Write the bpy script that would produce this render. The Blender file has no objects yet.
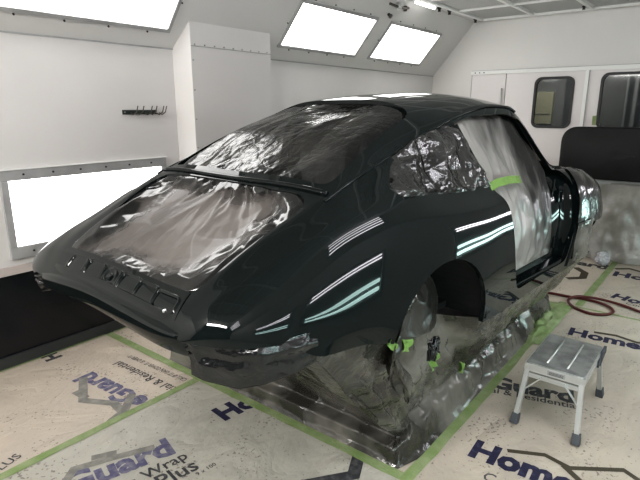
import bpy, bmesh, math, random
import numpy as np
from mathutils import Vector, Matrix, noise
random.seed(7)
PI = math.pi
C = bpy.context.scene.collection
FLOOR, WL, WR, XB, XR, SOF, CEIL = 0.0, 3.495, -0.525, 7.0, -2.6, 2.083, 2.755
SLT, SLB = 2.93, 3.495          # slanted panel: y at ceiling, y at soffit

# ------------------------------------------------------------------ helpers
def link(name, me, mat=None, parent=None, smooth=False):
    o = bpy.data.objects.new(name, me); C.objects.link(o)
    if mat is not None:
        for m in (mat if isinstance(mat, (list, tuple)) else [mat]): me.materials.append(m)
    if parent is not None: o.parent = parent
    if smooth:
        for p in me.polygons: p.use_smooth = True
    return o
def tag(o, label=None, cat=None, group=None, kind=None):
    if label: o['label'] = label
    if cat: o['category'] = cat
    if group: o['group'] = group
    if kind: o['kind'] = kind
    return o
def empty(name, loc=(0, 0, 0), rz=0, label=None, cat=None, group=None, kind=None):
    o = bpy.data.objects.new(name, None); C.objects.link(o)
    o.location = loc; o.rotation_euler = (0, 0, rz); o.empty_display_size = .1
    return tag(o, label, cat, group, kind)
class MB:
    def __init__(s): s.v = []; s.f = []
    def add(s, vs, fs):
        n = len(s.v); s.v += [tuple(v) for v in vs]; s.f += [tuple(n + i for i in f) for f in fs]; return s
    def box(s, a, b):
        x0, y0, z0 = a; x1, y1, z1 = b
        if x0 > x1: x0, x1 = x1, x0
        if y0 > y1: y0, y1 = y1, y0
        if z0 > z1: z0, z1 = z1, z0
        return s.add([(x0,y0,z0),(x1,y0,z0),(x1,y1,z0),(x0,y1,z0),(x0,y0,z1),(x1,y0,z1),(x1,y1,z1),(x0,y1,z1)],
                     [(0,3,2,1),(4,5,6,7),(0,1,5,4),(1,2,6,5),(2,3,7,6),(3,0,4,7)])
    def bar(s, p, q, w, h, up=(0, 0, 1), taper=1.0):
        p, q = Vector(p), Vector(q); d = (q - p).normalized(); u = Vector(up)
        a = d.cross(u); a = a.normalized() if a.length > 1e-4 else Vector((1, 0, 0)); b = a.cross(d)
        vs = []
        for c, k in ((p, 1), (q, taper)):
            for sx, sy in ((-1,-1),(1,-1),(1,1),(-1,1)): vs.append(c + a * sx * w * k / 2 + b * sy * h * k / 2)
        return s.add(vs, [(0,1,2,3),(7,6,5,4),(0,4,5,1),(1,5,6,2),(2,6,7,3),(3,7,4,0)])
    def tube(s, pts, r, n=8, closed=False):
        pts = [Vector(p) for p in pts]; N = len(pts); rings = []
        rr = r if isinstance(r, (list, tuple)) else [r] * N
        prev = None
        for i, p in enumerate(pts):
            if closed: d = pts[(i + 1) % N] - pts[i - 1]
            else: d = pts[min(i + 1, N - 1)] - pts[max(i - 1, 0)]
            d.normalize()
            if prev is None:
                a = d.orthogonal().normalized()
            else:
                a = prev - d * prev.dot(d); a.normalize()
            prev = a; b = d.cross(a)
            rings.append([p + (a * math.cos(2*PI*k/n) + b * math.sin(2*PI*k/n)) * rr[i] for k in range(n)])
        vs = [v for R in rings for v in R]; fs = []
        for i in range(N if closed else N - 1):
            j = (i + 1) % N
            for k in range(n): fs.append((i*n+k, i*n+(k+1)%n, j*n+(k+1)%n, j*n+k))
        if not closed: fs += [tuple(range(n))[::-1], tuple((N-1)*n + k for k in range(n))]
        return s.add(vs, fs)
    def grid(s, P):   # P[i][j] -> points
        ni, nj = len(P), len(P[0]); fs = [(i*nj+j, (i+1)*nj+j, (i+1)*nj+j+1, i*nj+j+1) for i in range(ni-1) for j in range(nj-1)]
        return s.add([p for r in P for p in r], fs)
    def prism(s, poly, axis, a, b):   # poly of 2D points, extruded along axis
        def mk(p, c): 
            l = [p[0], p[1]]; l.insert(axis, c); return tuple(l)
        n = len(poly); vs = [mk(p, a) for p in poly] + [mk(p, b) for p in poly]
        return s.add(vs, [tuple(range(n))[::-1], tuple(range(n, 2*n))] + [(i, (i+1)%n, n+(i+1)%n, n+i) for i in range(n)])
    def build(s, name, mat=None, parent=None, smooth=False, bevel=0, fix=True):
        me = bpy.data.meshes.new(name); me.from_pydata(s.v, [], s.f)
        bm = bmesh.new(); bm.from_mesh(me)
        if fix: bmesh.ops.recalc_face_normals(bm, faces=bm.faces)
        if bevel: bmesh.ops.bevel(bm, geom=list(bm.edges), offset=bevel, segments=2, affect='EDGES', profile=.5)
        bm.to_mesh(me); bm.free(); me.update()
        return link(name, me, mat, parent, smooth)
def rrect(x0, x1, z0, z1, r, n=6):
    out = []
    for cx, cz, a0 in ((x1-r, z1-r, 0), (x0+r, z1-r, 90), (x0+r, z0+r, 180), (x1-r, z0+r, 270)):
        for k in range(n + 1):
            a = math.radians(a0 + 90*k/n); out.append((cx + r*math.cos(a), cz + r*math.sin(a)))
    return out
def round_poly(pts, r, n=5):
    out = []; N = len(pts)
    for i in range(N):
        p = Vector(pts[i]); a = Vector(pts[i-1]) - p; b = Vector(pts[(i+1) % N]) - p
        rr = r[i] if isinstance(r, (list, tuple)) else r
        k = min(rr, a.length*.49, b.length*.49); A = p + a.normalized()*k; B = p + b.normalized()*k
        for t in range(n + 1):
            t /= n; q = A*(1-t)**2 + p*2*t*(1-t) + B*t*t; out.append((q.x, q.y))
    return out

# ------------------------------------------------------------------ materials
def mat(name, col, rough=.5, metal=0, coat=0, spec=.5, trans=0, bump=None, emit=None, alpha=1, vary=None, coat_rough=.03, ior=None):
    m = bpy.data.materials.new(name); m.use_nodes = True; nt = m.node_tree; b = nt.nodes['Principled BSDF']
    b.inputs['Base Color'].default_value = (*col, 1); b.inputs['Roughness'].default_value = rough
    b.inputs['Metallic'].default_value = metal; b.inputs['Coat Weight'].default_value = coat
    b.inputs['Coat Roughness'].default_value = coat_rough; b.inputs['Specular IOR Level'].default_value = spec
    b.inputs['Transmission Weight'].default_value = trans; b.inputs['Alpha'].default_value = alpha
    if ior: b.inputs['IOR'].default_value = ior
    if emit: b.inputs['Emission Color'].default_value = (*emit[0], 1); b.inputs['Emission Strength'].default_value = emit[1]
    tc = nt.nodes.new('ShaderNodeTexCoord')
    if bump:      # list of (scale, strength, detail, distortion)
        prev = None
        for sc, st, de, di in bump:
            n = nt.nodes.new('ShaderNodeTexNoise'); n.inputs['Scale'].default_value = sc; n.inputs['Detail'].default_value = de
            n.inputs['Distortion'].default_value = di; nt.links.new(tc.outputs['Object'], n.inputs['Vector'])
            bp = nt.nodes.new('ShaderNodeBump'); bp.inputs['Strength'].default_value = st; bp.inputs['Distance'].default_value = .02
            nt.links.new(n.outputs['Fac'], bp.inputs['Height'])
            if prev: nt.links.new(prev.outputs['Normal'], bp.inputs['Normal'])
            prev = bp
        nt.links.new(prev.outputs['Normal'], b.inputs['Normal'])
    if vary:      # (scale, colour2, lo, hi)
        sc, c2, lo, hi = vary
        n = nt.nodes.new('ShaderNodeTexNoise'); n.inputs['Scale'].default_value = sc; n.inputs['Detail'].default_value = 5
        nt.links.new(tc.outputs['Object'], n.inputs['Vector'])
        r = nt.nodes.new('ShaderNodeMapRange'); r.inputs['From Min'].default_value = lo; r.inputs['From Max'].default_value = hi
        nt.links.new(n.outputs['Fac'], r.inputs['Value'])
        x = nt.nodes.new('ShaderNodeMix'); x.data_type = 'RGBA'; x.inputs['A'].default_value = (*col, 1); x.inputs['B'].default_value = (*c2, 1)
        nt.links.new(r.outputs['Result'], x.inputs['Factor']); nt.links.new(x.outputs['Result'], b.inputs['Base Color'])
    return m
def film(name, col, rough, alpha, strength=.6, scale=9, transl=.0, col2=None):
    """crumpled masking film: creased bump, partly see-through, partly translucent"""
    m = bpy.data.materials.new(name); m.use_nodes = True; nt = m.node_tree; N = nt.nodes; L = nt.links
    b = N['Principled BSDF']; out = N['Material Output']
    b.inputs['Base Color'].default_value = (*col, 1); b.inputs['Roughness'].default_value = rough
    b.inputs['IOR'].default_value = 1.6
    tc = N.new('ShaderNodeTexCoord')
    def bumpn(sc, st, dist, prev, di=.35):
        n = N.new('ShaderNodeTexNoise'); n.noise_type = 'RIDGED_MULTIFRACTAL' if False else 'FBM'
        n.inputs['Scale'].default_value = sc; n.inputs['Detail'].default_value = 3; n.inputs['Distortion'].default_value = di
        L.new(tc.outputs['Object'], n.inputs['Vector'])
        # fold the noise so it makes ridges like crumpled film
        a = N.new('ShaderNodeMath'); a.operation = 'SUBTRACT'; a.inputs[1].default_value = .5; L.new(n.outputs['Fac'], a.inputs[0])
        a2 = N.new('ShaderNodeMath'); a2.operation = 'ABSOLUTE'; L.new(a.outputs[0], a2.inputs[0])
        bp = N.new('ShaderNodeBump'); bp.inputs['Strength'].default_value = st; bp.inputs['Distance'].default_value = dist
        L.new(a2.outputs[0], bp.inputs['Height'])
        if prev: L.new(prev.outputs['Normal'], bp.inputs['Normal'])
        return bp
    p = bumpn(scale, strength, .06, None); p = bumpn(scale*2.7, strength*.7, .03, p)
    L.new(p.outputs['Normal'], b.inputs['Normal'])
    if col2:
        n = N.new('ShaderNodeTexNoise'); n.inputs['Scale'].default_value = 3.5; n.inputs['Detail'].default_value = 3
        L.new(tc.outputs['Object'], n.inputs['Vector'])
        r = N.new('ShaderNodeMapRange'); r.inputs['From Min'].default_value = .38; r.inputs['From Max'].default_value = .62
        L.new(n.outputs['Fac'], r.inputs['Value'])
        x = N.new('ShaderNodeMix'); x.data_type = 'RGBA'; x.inputs['A'].default_value = (*col, 1); x.inputs['B'].default_value = (*col2, 1)
        L.new(r.outputs['Result'], x.inputs['Factor']); L.new(x.outputs['Result'], b.inputs['Base Color'])
    sh = b.outputs[0]
    if transl:
        t = N.new('ShaderNodeBsdfTranslucent'); t.inputs['Color'].default_value = (.8, .78, .74, 1)
        mx = N.new('ShaderNodeMixShader'); mx.inputs[0].default_value = transl; L.new(sh, mx.inputs[1]); L.new(t.outputs[0], mx.inputs[2]); sh = mx.outputs[0]
    if alpha < 1:
        t = N.new('ShaderNodeBsdfTransparent'); t.inputs['Color'].default_value = (.9, .9, .88, 1)
        mx = N.new('ShaderNodeMixShader'); mx.inputs[0].default_value = alpha; L.new(t.outputs[0], mx.inputs[1]); L.new(sh, mx.inputs[2]); sh = mx.outputs[0]
    L.new(sh, out.inputs['Surface'])
    return m
M = {}
M['wall'] = mat('booth white enamel', (.63, .61, .595), .42, vary=(.8, (.58, .565, .55), .35, .65), bump=[(1.2, .05, 2, 0)])
M['wall_dim'] = mat('darkened rear wall', (.10, .10, .10), .8)  # unseen rear wall, colour darkened so the car tail reflects less light
M['wall_right'] = mat('darkened right wall', (.55, .54, .53), .5)  # unseen right wall, colour toned down to darken its reflection in the car
M['wall_back'] = mat('booth white back', (.66, .64, .62), .45, vary=(.7, (.61, .595, .575), .35, .65))
M['ceil'] = mat('booth ceiling', (.62, .61, .59), .5, vary=(1, (.57, .56, .545), .3, .7))
M['frame'] = mat('galvanised frame', (.42, .42, .42), .5, .2, vary=(6, (.33, .33, .33), .35, .65))
M['white_trim'] = mat('white trim', (.72, .72, .70), .4)
M['bolt'] = mat('dark bolt', (.04, .04, .04), .4, .5)
M['bolt_pale'] = mat('pale rivet', (.35, .35, .34), .4, .6)
M['filter'] = mat('filter cloth', (.42, .42, .41), .9, bump=[(60, .5, 2, 0)])
M['light'] = mat('lit diffuser glass', (.9, .9, .9), .4, emit=((1, .985, .965), 5.0))
M['light_low'] = mat('lit diffuser glass lower', (.9, .9, .9), .4, emit=((1, 1, .985), 4.0))
M['tube'] = mat('white fluorescent tube', (.9, .9, .9), .4, emit=((.97, .95, 1), 22))
M['tube_cyan'] = mat('cool fluorescent tube', (.9, .9, .9), .4, emit=((.66, .96, .91), 15))
M['housing'] = mat('lamp housing', (.25, .25, .25), .6)
M['black_wall'] = mat('black masking sheet on wall', (.006, .007, .010), .22, bump=[(2.5, .25, 3, .5)])
M['ledge'] = mat('pinkish grey ledge', (.50, .44, .42), .5, vary=(5, (.34, .33, .32), .4, .62))
M['kerb'] = mat('dark grey kerb', (.035, .037, .038), .6)
M['concrete'] = mat('booth floor concrete', (.3, .29, .27), .7, vary=(3, (.2, .2, .19), .4, .6))
M['rubber'] = mat('black rubber', (.012, .012, .013), .45)
M['glass'] = mat('dark window glass', (.02, .03, .035), .05, alpha=.42)
M['door'] = mat('white door skin', (.66, .625, .615), .38, vary=(1.1, (.62, .59, .58), .35, .65))
M['corridor'] = mat('dim corridor wall', (.12, .125, .12), .7)
M['corridor_box'] = mat('yellowish enclosure', (.30, .30, .20), .6)
M['corridor_pale'] = mat('pale panel', (.20, .21, .21), .6)
M['paint'] = mat('deep green black car paint', (.0050, .0080, .0080), .5, 0, 1.0, .0, coat_rough=.012)
M['paint'].node_tree.nodes['Principled BSDF'].inputs['Coat IOR'].default_value = 1.36
M['paint_in'] = mat('inner body paint', (.006, .009, .009), .5, 0, .7, .0, coat_rough=.05)
M['dark_in'] = mat('dark interior', (.004, .005, .005), .8)
M['panel'] = mat('satin black painted panel', (.007, .0072, .0072), .6, spec=.25, vary=(2, (.013, .0135, .0135), .4, .6))
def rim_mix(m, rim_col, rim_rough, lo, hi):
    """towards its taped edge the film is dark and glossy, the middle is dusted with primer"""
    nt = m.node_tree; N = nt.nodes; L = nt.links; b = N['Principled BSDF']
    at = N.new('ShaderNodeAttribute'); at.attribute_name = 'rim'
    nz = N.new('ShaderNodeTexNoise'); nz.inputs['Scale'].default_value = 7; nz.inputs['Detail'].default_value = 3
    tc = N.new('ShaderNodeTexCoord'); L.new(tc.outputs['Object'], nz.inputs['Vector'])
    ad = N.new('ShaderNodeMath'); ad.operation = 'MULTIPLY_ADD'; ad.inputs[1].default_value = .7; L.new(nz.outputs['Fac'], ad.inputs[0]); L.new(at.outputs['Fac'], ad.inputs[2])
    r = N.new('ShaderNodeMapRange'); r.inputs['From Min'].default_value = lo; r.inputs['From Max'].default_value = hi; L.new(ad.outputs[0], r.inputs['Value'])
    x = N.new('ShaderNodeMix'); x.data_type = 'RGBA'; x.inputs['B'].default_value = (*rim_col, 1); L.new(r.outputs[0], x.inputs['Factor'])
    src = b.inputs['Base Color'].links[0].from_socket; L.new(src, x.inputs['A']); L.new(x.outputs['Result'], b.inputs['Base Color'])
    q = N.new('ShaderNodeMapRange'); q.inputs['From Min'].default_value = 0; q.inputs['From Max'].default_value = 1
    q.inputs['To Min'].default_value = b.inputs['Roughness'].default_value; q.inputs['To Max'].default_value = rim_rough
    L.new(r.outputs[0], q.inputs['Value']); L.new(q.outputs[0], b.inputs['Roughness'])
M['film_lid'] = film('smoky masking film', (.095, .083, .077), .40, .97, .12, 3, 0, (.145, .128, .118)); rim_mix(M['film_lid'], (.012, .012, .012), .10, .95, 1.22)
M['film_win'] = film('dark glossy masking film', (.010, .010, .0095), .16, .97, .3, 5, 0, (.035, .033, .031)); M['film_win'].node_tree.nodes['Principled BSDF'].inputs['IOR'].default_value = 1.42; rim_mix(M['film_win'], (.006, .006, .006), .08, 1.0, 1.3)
M['film_arch'] = film('wheel arch film', (.02, .02, .018), .3, .97, .3, 5, 0, (.04, .038, .034))
M['film_fold'] = film('brownish creased film', (.012, .011, .009), .16, .98, .3, 6, 0, (.07, .062, .05))
M['film_door'] = film('pale translucent masking film', (.40, .39, .37), .28, .86, .25, 3, .30, (.17, .165, .155))
M['film_qtr'] = film('creased clear masking film', (.010, .0105, .010), .07, .97, .35, 8, 0, (.035, .034, .033))
M['film_skirt'] = film('smoky skirt film', (.03, .029, .025), .15, .96, .3, 6, 0, (.16, .152, .135))
M['film_black'] = film('black masking film', (.004, .005, .006), .2, 1, .35, 8)
M['film_fender'] = film('dark fender film', (.008, .008, .008), .16, 1, .15, 6, 0, (.045, .045, .043))
def door_gradient(m):
    nt = m.node_tree; N = nt.nodes; L = nt.links; b = N['Principled BSDF']
    tc = N.new('ShaderNodeTexCoord'); sx = N.new('ShaderNodeSeparateXYZ'); L.new(tc.outputs['Object'], sx.inputs[0])
    nz = N.new('ShaderNodeTexNoise'); nz.inputs['Scale'].default_value = 4; nz.inputs['Detail'].default_value = 3
    mp = N.new('ShaderNodeMapping'); mp.inputs['Scale'].default_value = (2.4, 1, .55); L.new(tc.outputs['Object'], mp.inputs[0]); L.new(mp.outputs[0], nz.inputs['Vector'])
    # position along the door plus height plus noise: pale at the rear middle, dark towards the screen pillar, where colour stands in for the dark cabin behind
    m1 = N.new('ShaderNodeMath'); m1.operation = 'MULTIPLY_ADD'; m1.inputs[1].default_value = 1.1; L.new(sx.outputs['X'], m1.inputs[0])
    m2 = N.new('ShaderNodeMath'); m2.operation = 'MULTIPLY'; m2.inputs[1].default_value = .75; L.new(sx.outputs['Z'], m2.inputs[0]); L.new(m2.outputs[0], m1.inputs[2])
    m3 = N.new('ShaderNodeMath'); m3.operation = 'MULTIPLY_ADD'; m3.inputs[1].default_value = 1.3; L.new(nz.outputs['Fac'], m3.inputs[0]); L.new(m1.outputs[0], m3.inputs[2])
    r = N.new('ShaderNodeMapRange'); r.inputs['From Min'].default_value = 2.30; r.inputs['From Max'].default_value = 2.80; L.new(m3.outputs[0], r.inputs['Value'])
    x = N.new('ShaderNodeMix'); x.data_type = 'RGBA'; x.inputs['A'].default_value = (.40, .385, .365, 1); x.inputs['B'].default_value = (.02, .021, .02, 1)
    L.new(r.outputs[0], x.inputs['Factor']); L.new(x.outputs['Result'], b.inputs['Base Color'])
    for n in N:
        if n.type == 'BSDF_TRANSLUCENT': 
            y = N.new('ShaderNodeMix'); y.data_type = 'RGBA'; y.inputs['A'].default_value = (.75, .73, .70, 1); y.inputs['B'].default_value = (.03, .03, .03, 1); L.new(r.outputs[0], y.inputs['Factor']); L.new(y.outputs['Result'], n.inputs['Color'])
door_gradient(M['film_door'])
M['film_screen'] = film('windscreen film', (.05, .05, .048), .2, .95, .3, 4)
M['film_table'] = film('grey drape film', (.33, .31, .285), .25, .97, .35, 4, .1, (.20, .19, .17))
M['tape'] = mat('lime masking tape', (.17, .24, .085), .6, vary=(9, (.25, .30, .16), .35, .65), bump=[(40, .3, 3, 0)])
M['tape_bright'] = mat('bright lime tape', (.13, .23, .05), .6, bump=[(40, .3, 3, 0)])
M['alu'] = mat('worn aluminium', (.36, .37, .36), .45, .6, vary=(14, (.25, .26, .25), .4, .6), bump=[(70, .15, 4, 0)])
M['alu_side'] = mat('aluminium leg', (.55, .56, .55), .35, .7)
M['foot'] = mat('grey plastic foot', (.06, .065, .075), .6)
M['hose'] = mat('red rubber hose', (.075, .009, .008), .45)
M['ink'] = mat('navy ink', (.013, .012, .040), .7, vary=(30, (.06, .057, .10), .52, .8))
M['ink_faded'] = mat('faded violet ink', (.085, .08, .15), .75, vary=(25, (.20, .19, .23), .42, .68))
M['ink_black'] = mat('black ink', (.03, .03, .035), .7, vary=(30, (.09, .09, .09), .45, .7))
M['ink_grey'] = mat('faded grey ink', (.17, .165, .15), .75, vary=(20, (.27, .26, .235), .4, .7))
M['ink_brown'] = mat('olive black ink', (.05, .04, .025), .7)
M['rack'] = mat('dark green steel', (.035, .045, .04), .5, .4)
M['steel'] = mat('blackened steel', (.12, .11, .10), .4, .7)
M['wad'] = mat('crumpled pale film', (.52, .52, .54), .25, bump=[(30, .8, 3, 1)])
def paper_mat(name, c1, c2):
    m = bpy.data.materials.new(name); m.use_nodes = True; nt = m.node_tree; N = nt.nodes; L = nt.links; b = N['Principled BSDF']
    b.inputs['Roughness'].default_value = .55
    tc = N.new('ShaderNodeTexCoord'); mp = N.new('ShaderNodeMapping'); mp.inputs['Scale'].default_value = (1, 1.5, 1); mp.inputs['Rotation'].default_value = (0, 0, .35)
    L.new(tc.outputs['Object'], mp.inputs['Vector'])
    n = N.new('ShaderNodeTexNoise'); n.inputs['Scale'].default_value = 2.2; n.inputs['Detail'].default_value = 6; L.new(mp.outputs[0], n.inputs['Vector'])
    r = N.new('ShaderNodeMapRange'); r.inputs['From Min'].default_value = .35; r.inputs['From Max'].default_value = .65; L.new(n.outputs['Fac'], r.inputs['Value'])
    x = N.new('ShaderNodeMix'); x.data_type = 'RGBA'; x.inputs['A'].default_value = (*c1, 1); x.inputs['B'].default_value = (*c2, 1); L.new(r.outputs[0], x.inputs['Factor'])
    # dark specks and footprints
    s = N.new('ShaderNodeTexNoise'); s.inputs['Scale'].default_value = 55; s.inputs['Detail'].default_value = 2; L.new(tc.outputs['Object'], s.inputs['Vector'])
    a = N.new('ShaderNodeTexNoise'); a.inputs['Scale'].default_value = 3.1; a.inputs['Detail'].default_value = 3; L.new(tc.outputs['Object'], a.inputs['Vector'])
    ra = N.new('ShaderNodeMapRange'); ra.inputs['From Min'].default_value = .50; ra.inputs['From Max'].default_value = .70; ra.inputs['To Max'].default_value = .13; L.new(a.outputs['Fac'], ra.inputs['Value'])
    ad = N.new('ShaderNodeMath'); ad.operation = 'ADD'; L.new(s.outputs['Fac'], ad.inputs[0]); L.new(ra.outputs[0], ad.inputs[1])
    rs = N.new('ShaderNodeMapRange'); rs.inputs['From Min'].default_value = .66; rs.inputs['From Max'].default_value = .73; rs.inputs['To Max'].default_value = .75; L.new(ad.outputs[0], rs.inputs['Value'])
    x2 = N.new('ShaderNodeMix'); x2.data_type = 'RGBA'; x2.inputs['B'].default_value = (.12, .10, .09, 1); L.new(x.outputs['Result'], x2.inputs['A']); L.new(rs.outputs[0], x2.inputs['Factor'])
    L.new(x2.outputs['Result'], b.inputs['Base Color'])
    w = N.new('ShaderNodeTexNoise'); w.inputs['Scale'].default_value = 2.6; w.inputs['Detail'].default_value = 5; w.inputs['Distortion'].default_value = .4; L.new(mp.outputs[0], w.inputs['Vector'])
    m1 = N.new('ShaderNodeMath'); m1.operation = 'SUBTRACT'; m1.inputs[1].default_value = .5; L.new(w.outputs['Fac'], m1.inputs[0])
    m2 = N.new('ShaderNodeMath'); m2.operation = 'ABSOLUTE'; L.new(m1.outputs[0], m2.inputs[0])
    bp = N.new('ShaderNodeBump'); bp.inputs['Strength'].default_value = .45; bp.inputs['Distance'].default_value = .09; L.new(m2.outputs[0], bp.inputs['Height'])
    L.new(bp.outputs[0], b.inputs['Normal'])
    return m
M['paper_warm'] = paper_mat('warm masking paper', (.48, .415, .345), (.43, .375, .32))
M['paper_grey'] = paper_mat('grey masking paper', (.41, .39, .34), (.36, .345, .305))
M['paper_mid'] = paper_mat('beige masking paper', (.44, .385, .32), (.38, .335, .285))

# ------------------------------------------------------------------ room shell
def struct(name, mb, m, parent=None, **k):
    o = mb.build(name, m, parent, **k)
    if parent is None: o['kind'] = 'structure'
    return o
struct('floor', MB().box((XR, WR, -.12), (XB, WL + .12, -.004)), M['concrete'])
struct('ceiling', MB().box((XR, 2*1.485 - SLT, CEIL), (XB, SLT, CEIL + .1)), M['ceil'])
wl = struct('wall_left', MB().box((XR, WL, .66), (XB, WL + .12, 2.09)), M['wall'])
struct('wall_left_lower', MB().box((XR, WL, 0), (XB, WL + .12, .615)), M['black_wall'])
struct('trim_1', MB().box((XR, WL - .02, .612), (XB, WL + .1, .665)), M['ledge'])
struct('baseboard_left', MB().box((XR, WL - .022, -.004), (XB, WL, .075)), M['kerb'])
struct('wall_right', MB().box((XR, WR - .12, -.004), (XB, WR, 2.09)), M['wall_right'])
struct('wall_rear', MB().box((XR - .1, WR - .1, -.004), (XR, WL + .1, CEIL + .1)), M['wall_dim'])
sw = struct('wall_slant_left', MB().prism([(SLT, CEIL), (SLB, SOF), (SLB + .1, SOF), (SLB + .1, CEIL + .1), (SLT, CEIL + .1)], 0, XR, XB), M['ceil'])
yr0, yr1 = 2*1.485 - SLT, 2*1.485 - SLB
struct('wall_slant_right', MB().prism([(yr0, CEIL), (yr1, SOF), (yr1 - .1, SOF), (yr1 - .1, CEIL + .1), (yr0, CEIL + .1)], 0, XR, XB), M['ceil'])
# back wall with the doorway left open
bw = MB()
bw.box((XB, WR - .1, 2.085), (XB + .1, WL + .1, CEIL + .1)); bw.box((XB, 2.92, -.004), (XB + .1, WL + .1, 2.085)); bw.box((XB, WR - .1, -.004), (XB + .1, .05, 2.085))
struct('wall_back', bw, M['wall_back'])
# seam of the soffit
struct('trim_2', MB().box((XR, WL - .008, SOF - .006), (XB - .002, WL, SOF + .004)), M['frame'])

# column standing off the left wall
def slant_z(y): return SOF + (SLB - y) * (CEIL - SOF) / (SLB - SLT)
col = MB().prism([(2.585, WL), (2.634, 3.333), (3.50, 3.328), (3.50, WL)], 2, .66, slant_z(3.333) + .0)
co = struct('wall_column', col, M['wall'])
seam = MB().box((2.634, 3.3255, 2.10), (3.50, 3.331, 2.106))
seam.build('seam', M['frame'], co)
rv0 = MB().tube([(0, -.004, 0), (0, .006, 0)], .006, 6).build('rivet', M['bolt_pale'], co); rv0.location = (2.67, 3.329, 2.115)
for px, pz in [(2.67 + k*.098, 2.115) for k in range(1, 9)] + [(2.648, .9 + k*.22) for k in range(6)]:
    c = rv0.copy(); C.objects.link(c); c.location = (px, 3.329, pz)

# ------------------------------------------------------------------ light boxes
SL = Vector((0, SLT - SLB, CEIL - SOF)).normalized()          # up along left slant
SN = Vector((0, -(CEIL - SOF), -(SLB - SLT))).normalized()    # into the room
def slant_box(x0, x1, label, mirror=False, tubes=False, group='slanted light boxes'):
    def P(x, s, n):
        p = Vector((x, SLB, SOF)) + SL * s + SN * n
        if mirror: p.y = 2*1.485 - p.y
        return p
    root = empty('light_box', P((x0+x1)/2, .4, 0), 0, label, 'light', group)
    off = root.location
    def q(mb, a, b, s0, s1, n0, n1):
        vs = [P(x, s, n) - off for x in (a, b) for s in (s0, s1) for n in (n0, n1)]
        mb.add(vs, [(0,1,3,2),(4,6,7,5),(0,4,5,1),(2,3,7,6),(0,2,6,4),(1,5,7,3)])
    s0, s1, w = (.30, .86, .028) if mirror else (.168, .592, .028)
    f = MB(); q(f, x0-w, x1+w, s0-w, s0, -.001, .016); q(f, x0-w, x1+w, s1, s1+w, -.001, .016)
    q(f, x0-w, x0, s0, s1, -.001, .016); q(f, x1, x1+w, s0, s1, -.001, .016)
    f.build('frame', M['frame'], root)
    if not tubes:
        d = MB(); q(d, x0, x1, s0, s1, .001, .006); d.build('diffuser', M['light'], root)
    else:
        d = MB(); q(d, x0, x1, s0, s1, -.0005, .001); d.build('back_plate', M['housing'], root)
        for k in range(4):
            s = s0 + (s1-s0)*(k+.5)/4
            t = MB(); t.tube([P(x0+.02, s, .02) - off, P(x1-.02, s, .02) - off], .022, 8); t.build('tube', M['tube'], root, smooth=True)
    if mirror: return root
    spots = [(x0 + (x1-x0)*(k+.5)/4, s) for k in range(4) for s in (s0 - w*1.6, s1 + w*1.6)] + [(x, (s0+s1)/2) for x in (x0 - w*1.6, x1 + w*1.6)]
    first = None
    for x, s in spots:
        if first is None:
            first = MB().tube([SN*-.001, SN*.008], .0065, 6).build('bolt', M['bolt'], root); first.location = P(x, s, 0) - off
        else:
            c = first.copy(); C.objects.link(c); c.location = P(x, s, 0) - off
    return root
slant_box(-.1, 1.02, 'bright slanted light box left of the coat column, outside the frame', group=None) if False else None
slant_box(1.28, 2.47, 'slanted light box nearest the camera, cut by the top left corner')
slant_box(3.69, 4.87, 'large slanted light box right of the wall column')
slant_box(5.18, 6.35, 'smaller slanted light box closest to the far corner')
for i, (a, b) in enumerate(((-2.2, -1.3), (1.36, 2.60))):
    slant_box(a, b, 'slanted tube light box on the right wall, seen only in reflections', True, True, 'right wall light boxes')
def low_box(x0, x1, label, wally, side, tubes=False, group=None, z0=.785, z1=1.205):
    """side=+1: wall at higher y, faces -y"""
    root = empty('window_light_box', ((x0+x1)/2, wally, 1.0), 0, label, 'light', group); cx = (x0+x1)/2
    def bx(mb, a, b, c, d, n0, n1): mb.box((a-cx, -side*n0, c-1), (b-cx, -side*n1, d-1))
    f = MB(); bx(f, x0-.045, x1+.045, z1, z1+.066, -.001, .02); bx(f, x0-.045, x1+.045, z0-.08, z0, -.001, .02)
    bx(f, x0-.045, x0, z0, z1, -.001, .02); bx(f, x1, x1+.045, z0, z1, -.001, .02); f.build('frame', M['frame'], root, bevel=.003)
    f = MB(); bx(f, x0-.05, x1+.05, z1+.066, z1+.072, -.001, .03); f.build('lip', M['white_trim'], root)
    if not tubes:
        d = MB(); bx(d, x0, x1, z0, z1, .001, .006); d.build('diffuser', M['light_low'], root)
    else:
        d = MB(); bx(d, x0, x1, z0, z1, -.0005, .002); d.build('back_plate', M['housing'], root)
        for k, z in enumerate((z0+.05, z0+.15, z1-.11, z1-.04)):
            t = MB(); t.tube([(x0+.03-cx, -side*.02, z-1), (x1-.03-cx, -side*.02, z-1)], .026 if k < 2 else .016, 8)
            t.build('tube', M['tube_cyan'] if k < 2 else M['tube'], root, smooth=True)
    if tubes: return root
    first = None
    for k in range(6):
        x = x0 + (x1-x0)*(k+.5)/6
        for z in (z0-.04, z1+.035):
            if first is None: first = MB().tube([(0, -side*.019, 0), (0, -side*.025, 0)], .007, 6).build('bolt', M['bolt'], root)
            else:
                c = first.copy(); C.objects.link(c); first = c
            first.location = (x-cx, 0, z-1)
    return root
low_box(1.29, 2.40, 'low wall light box glowing white behind the car tail', WL, 1)
low_box(3.75, 4.87, 'low wall light box hidden behind the car body', WL, 1, group='hidden light boxes')
low_box(5.15, 6.3, 'low wall light box hidden behind the car nose', WL, 1, group='hidden light boxes')
for (a, b) in ((0.0, 1.08), (1.28, 2.36), (3.65, 5.4)):
    low_box(a, b, 'low tube light box on the right wall, seen only in reflections', WR, -1, True, 'right wall low light boxes', .74, 1.36)

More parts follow.
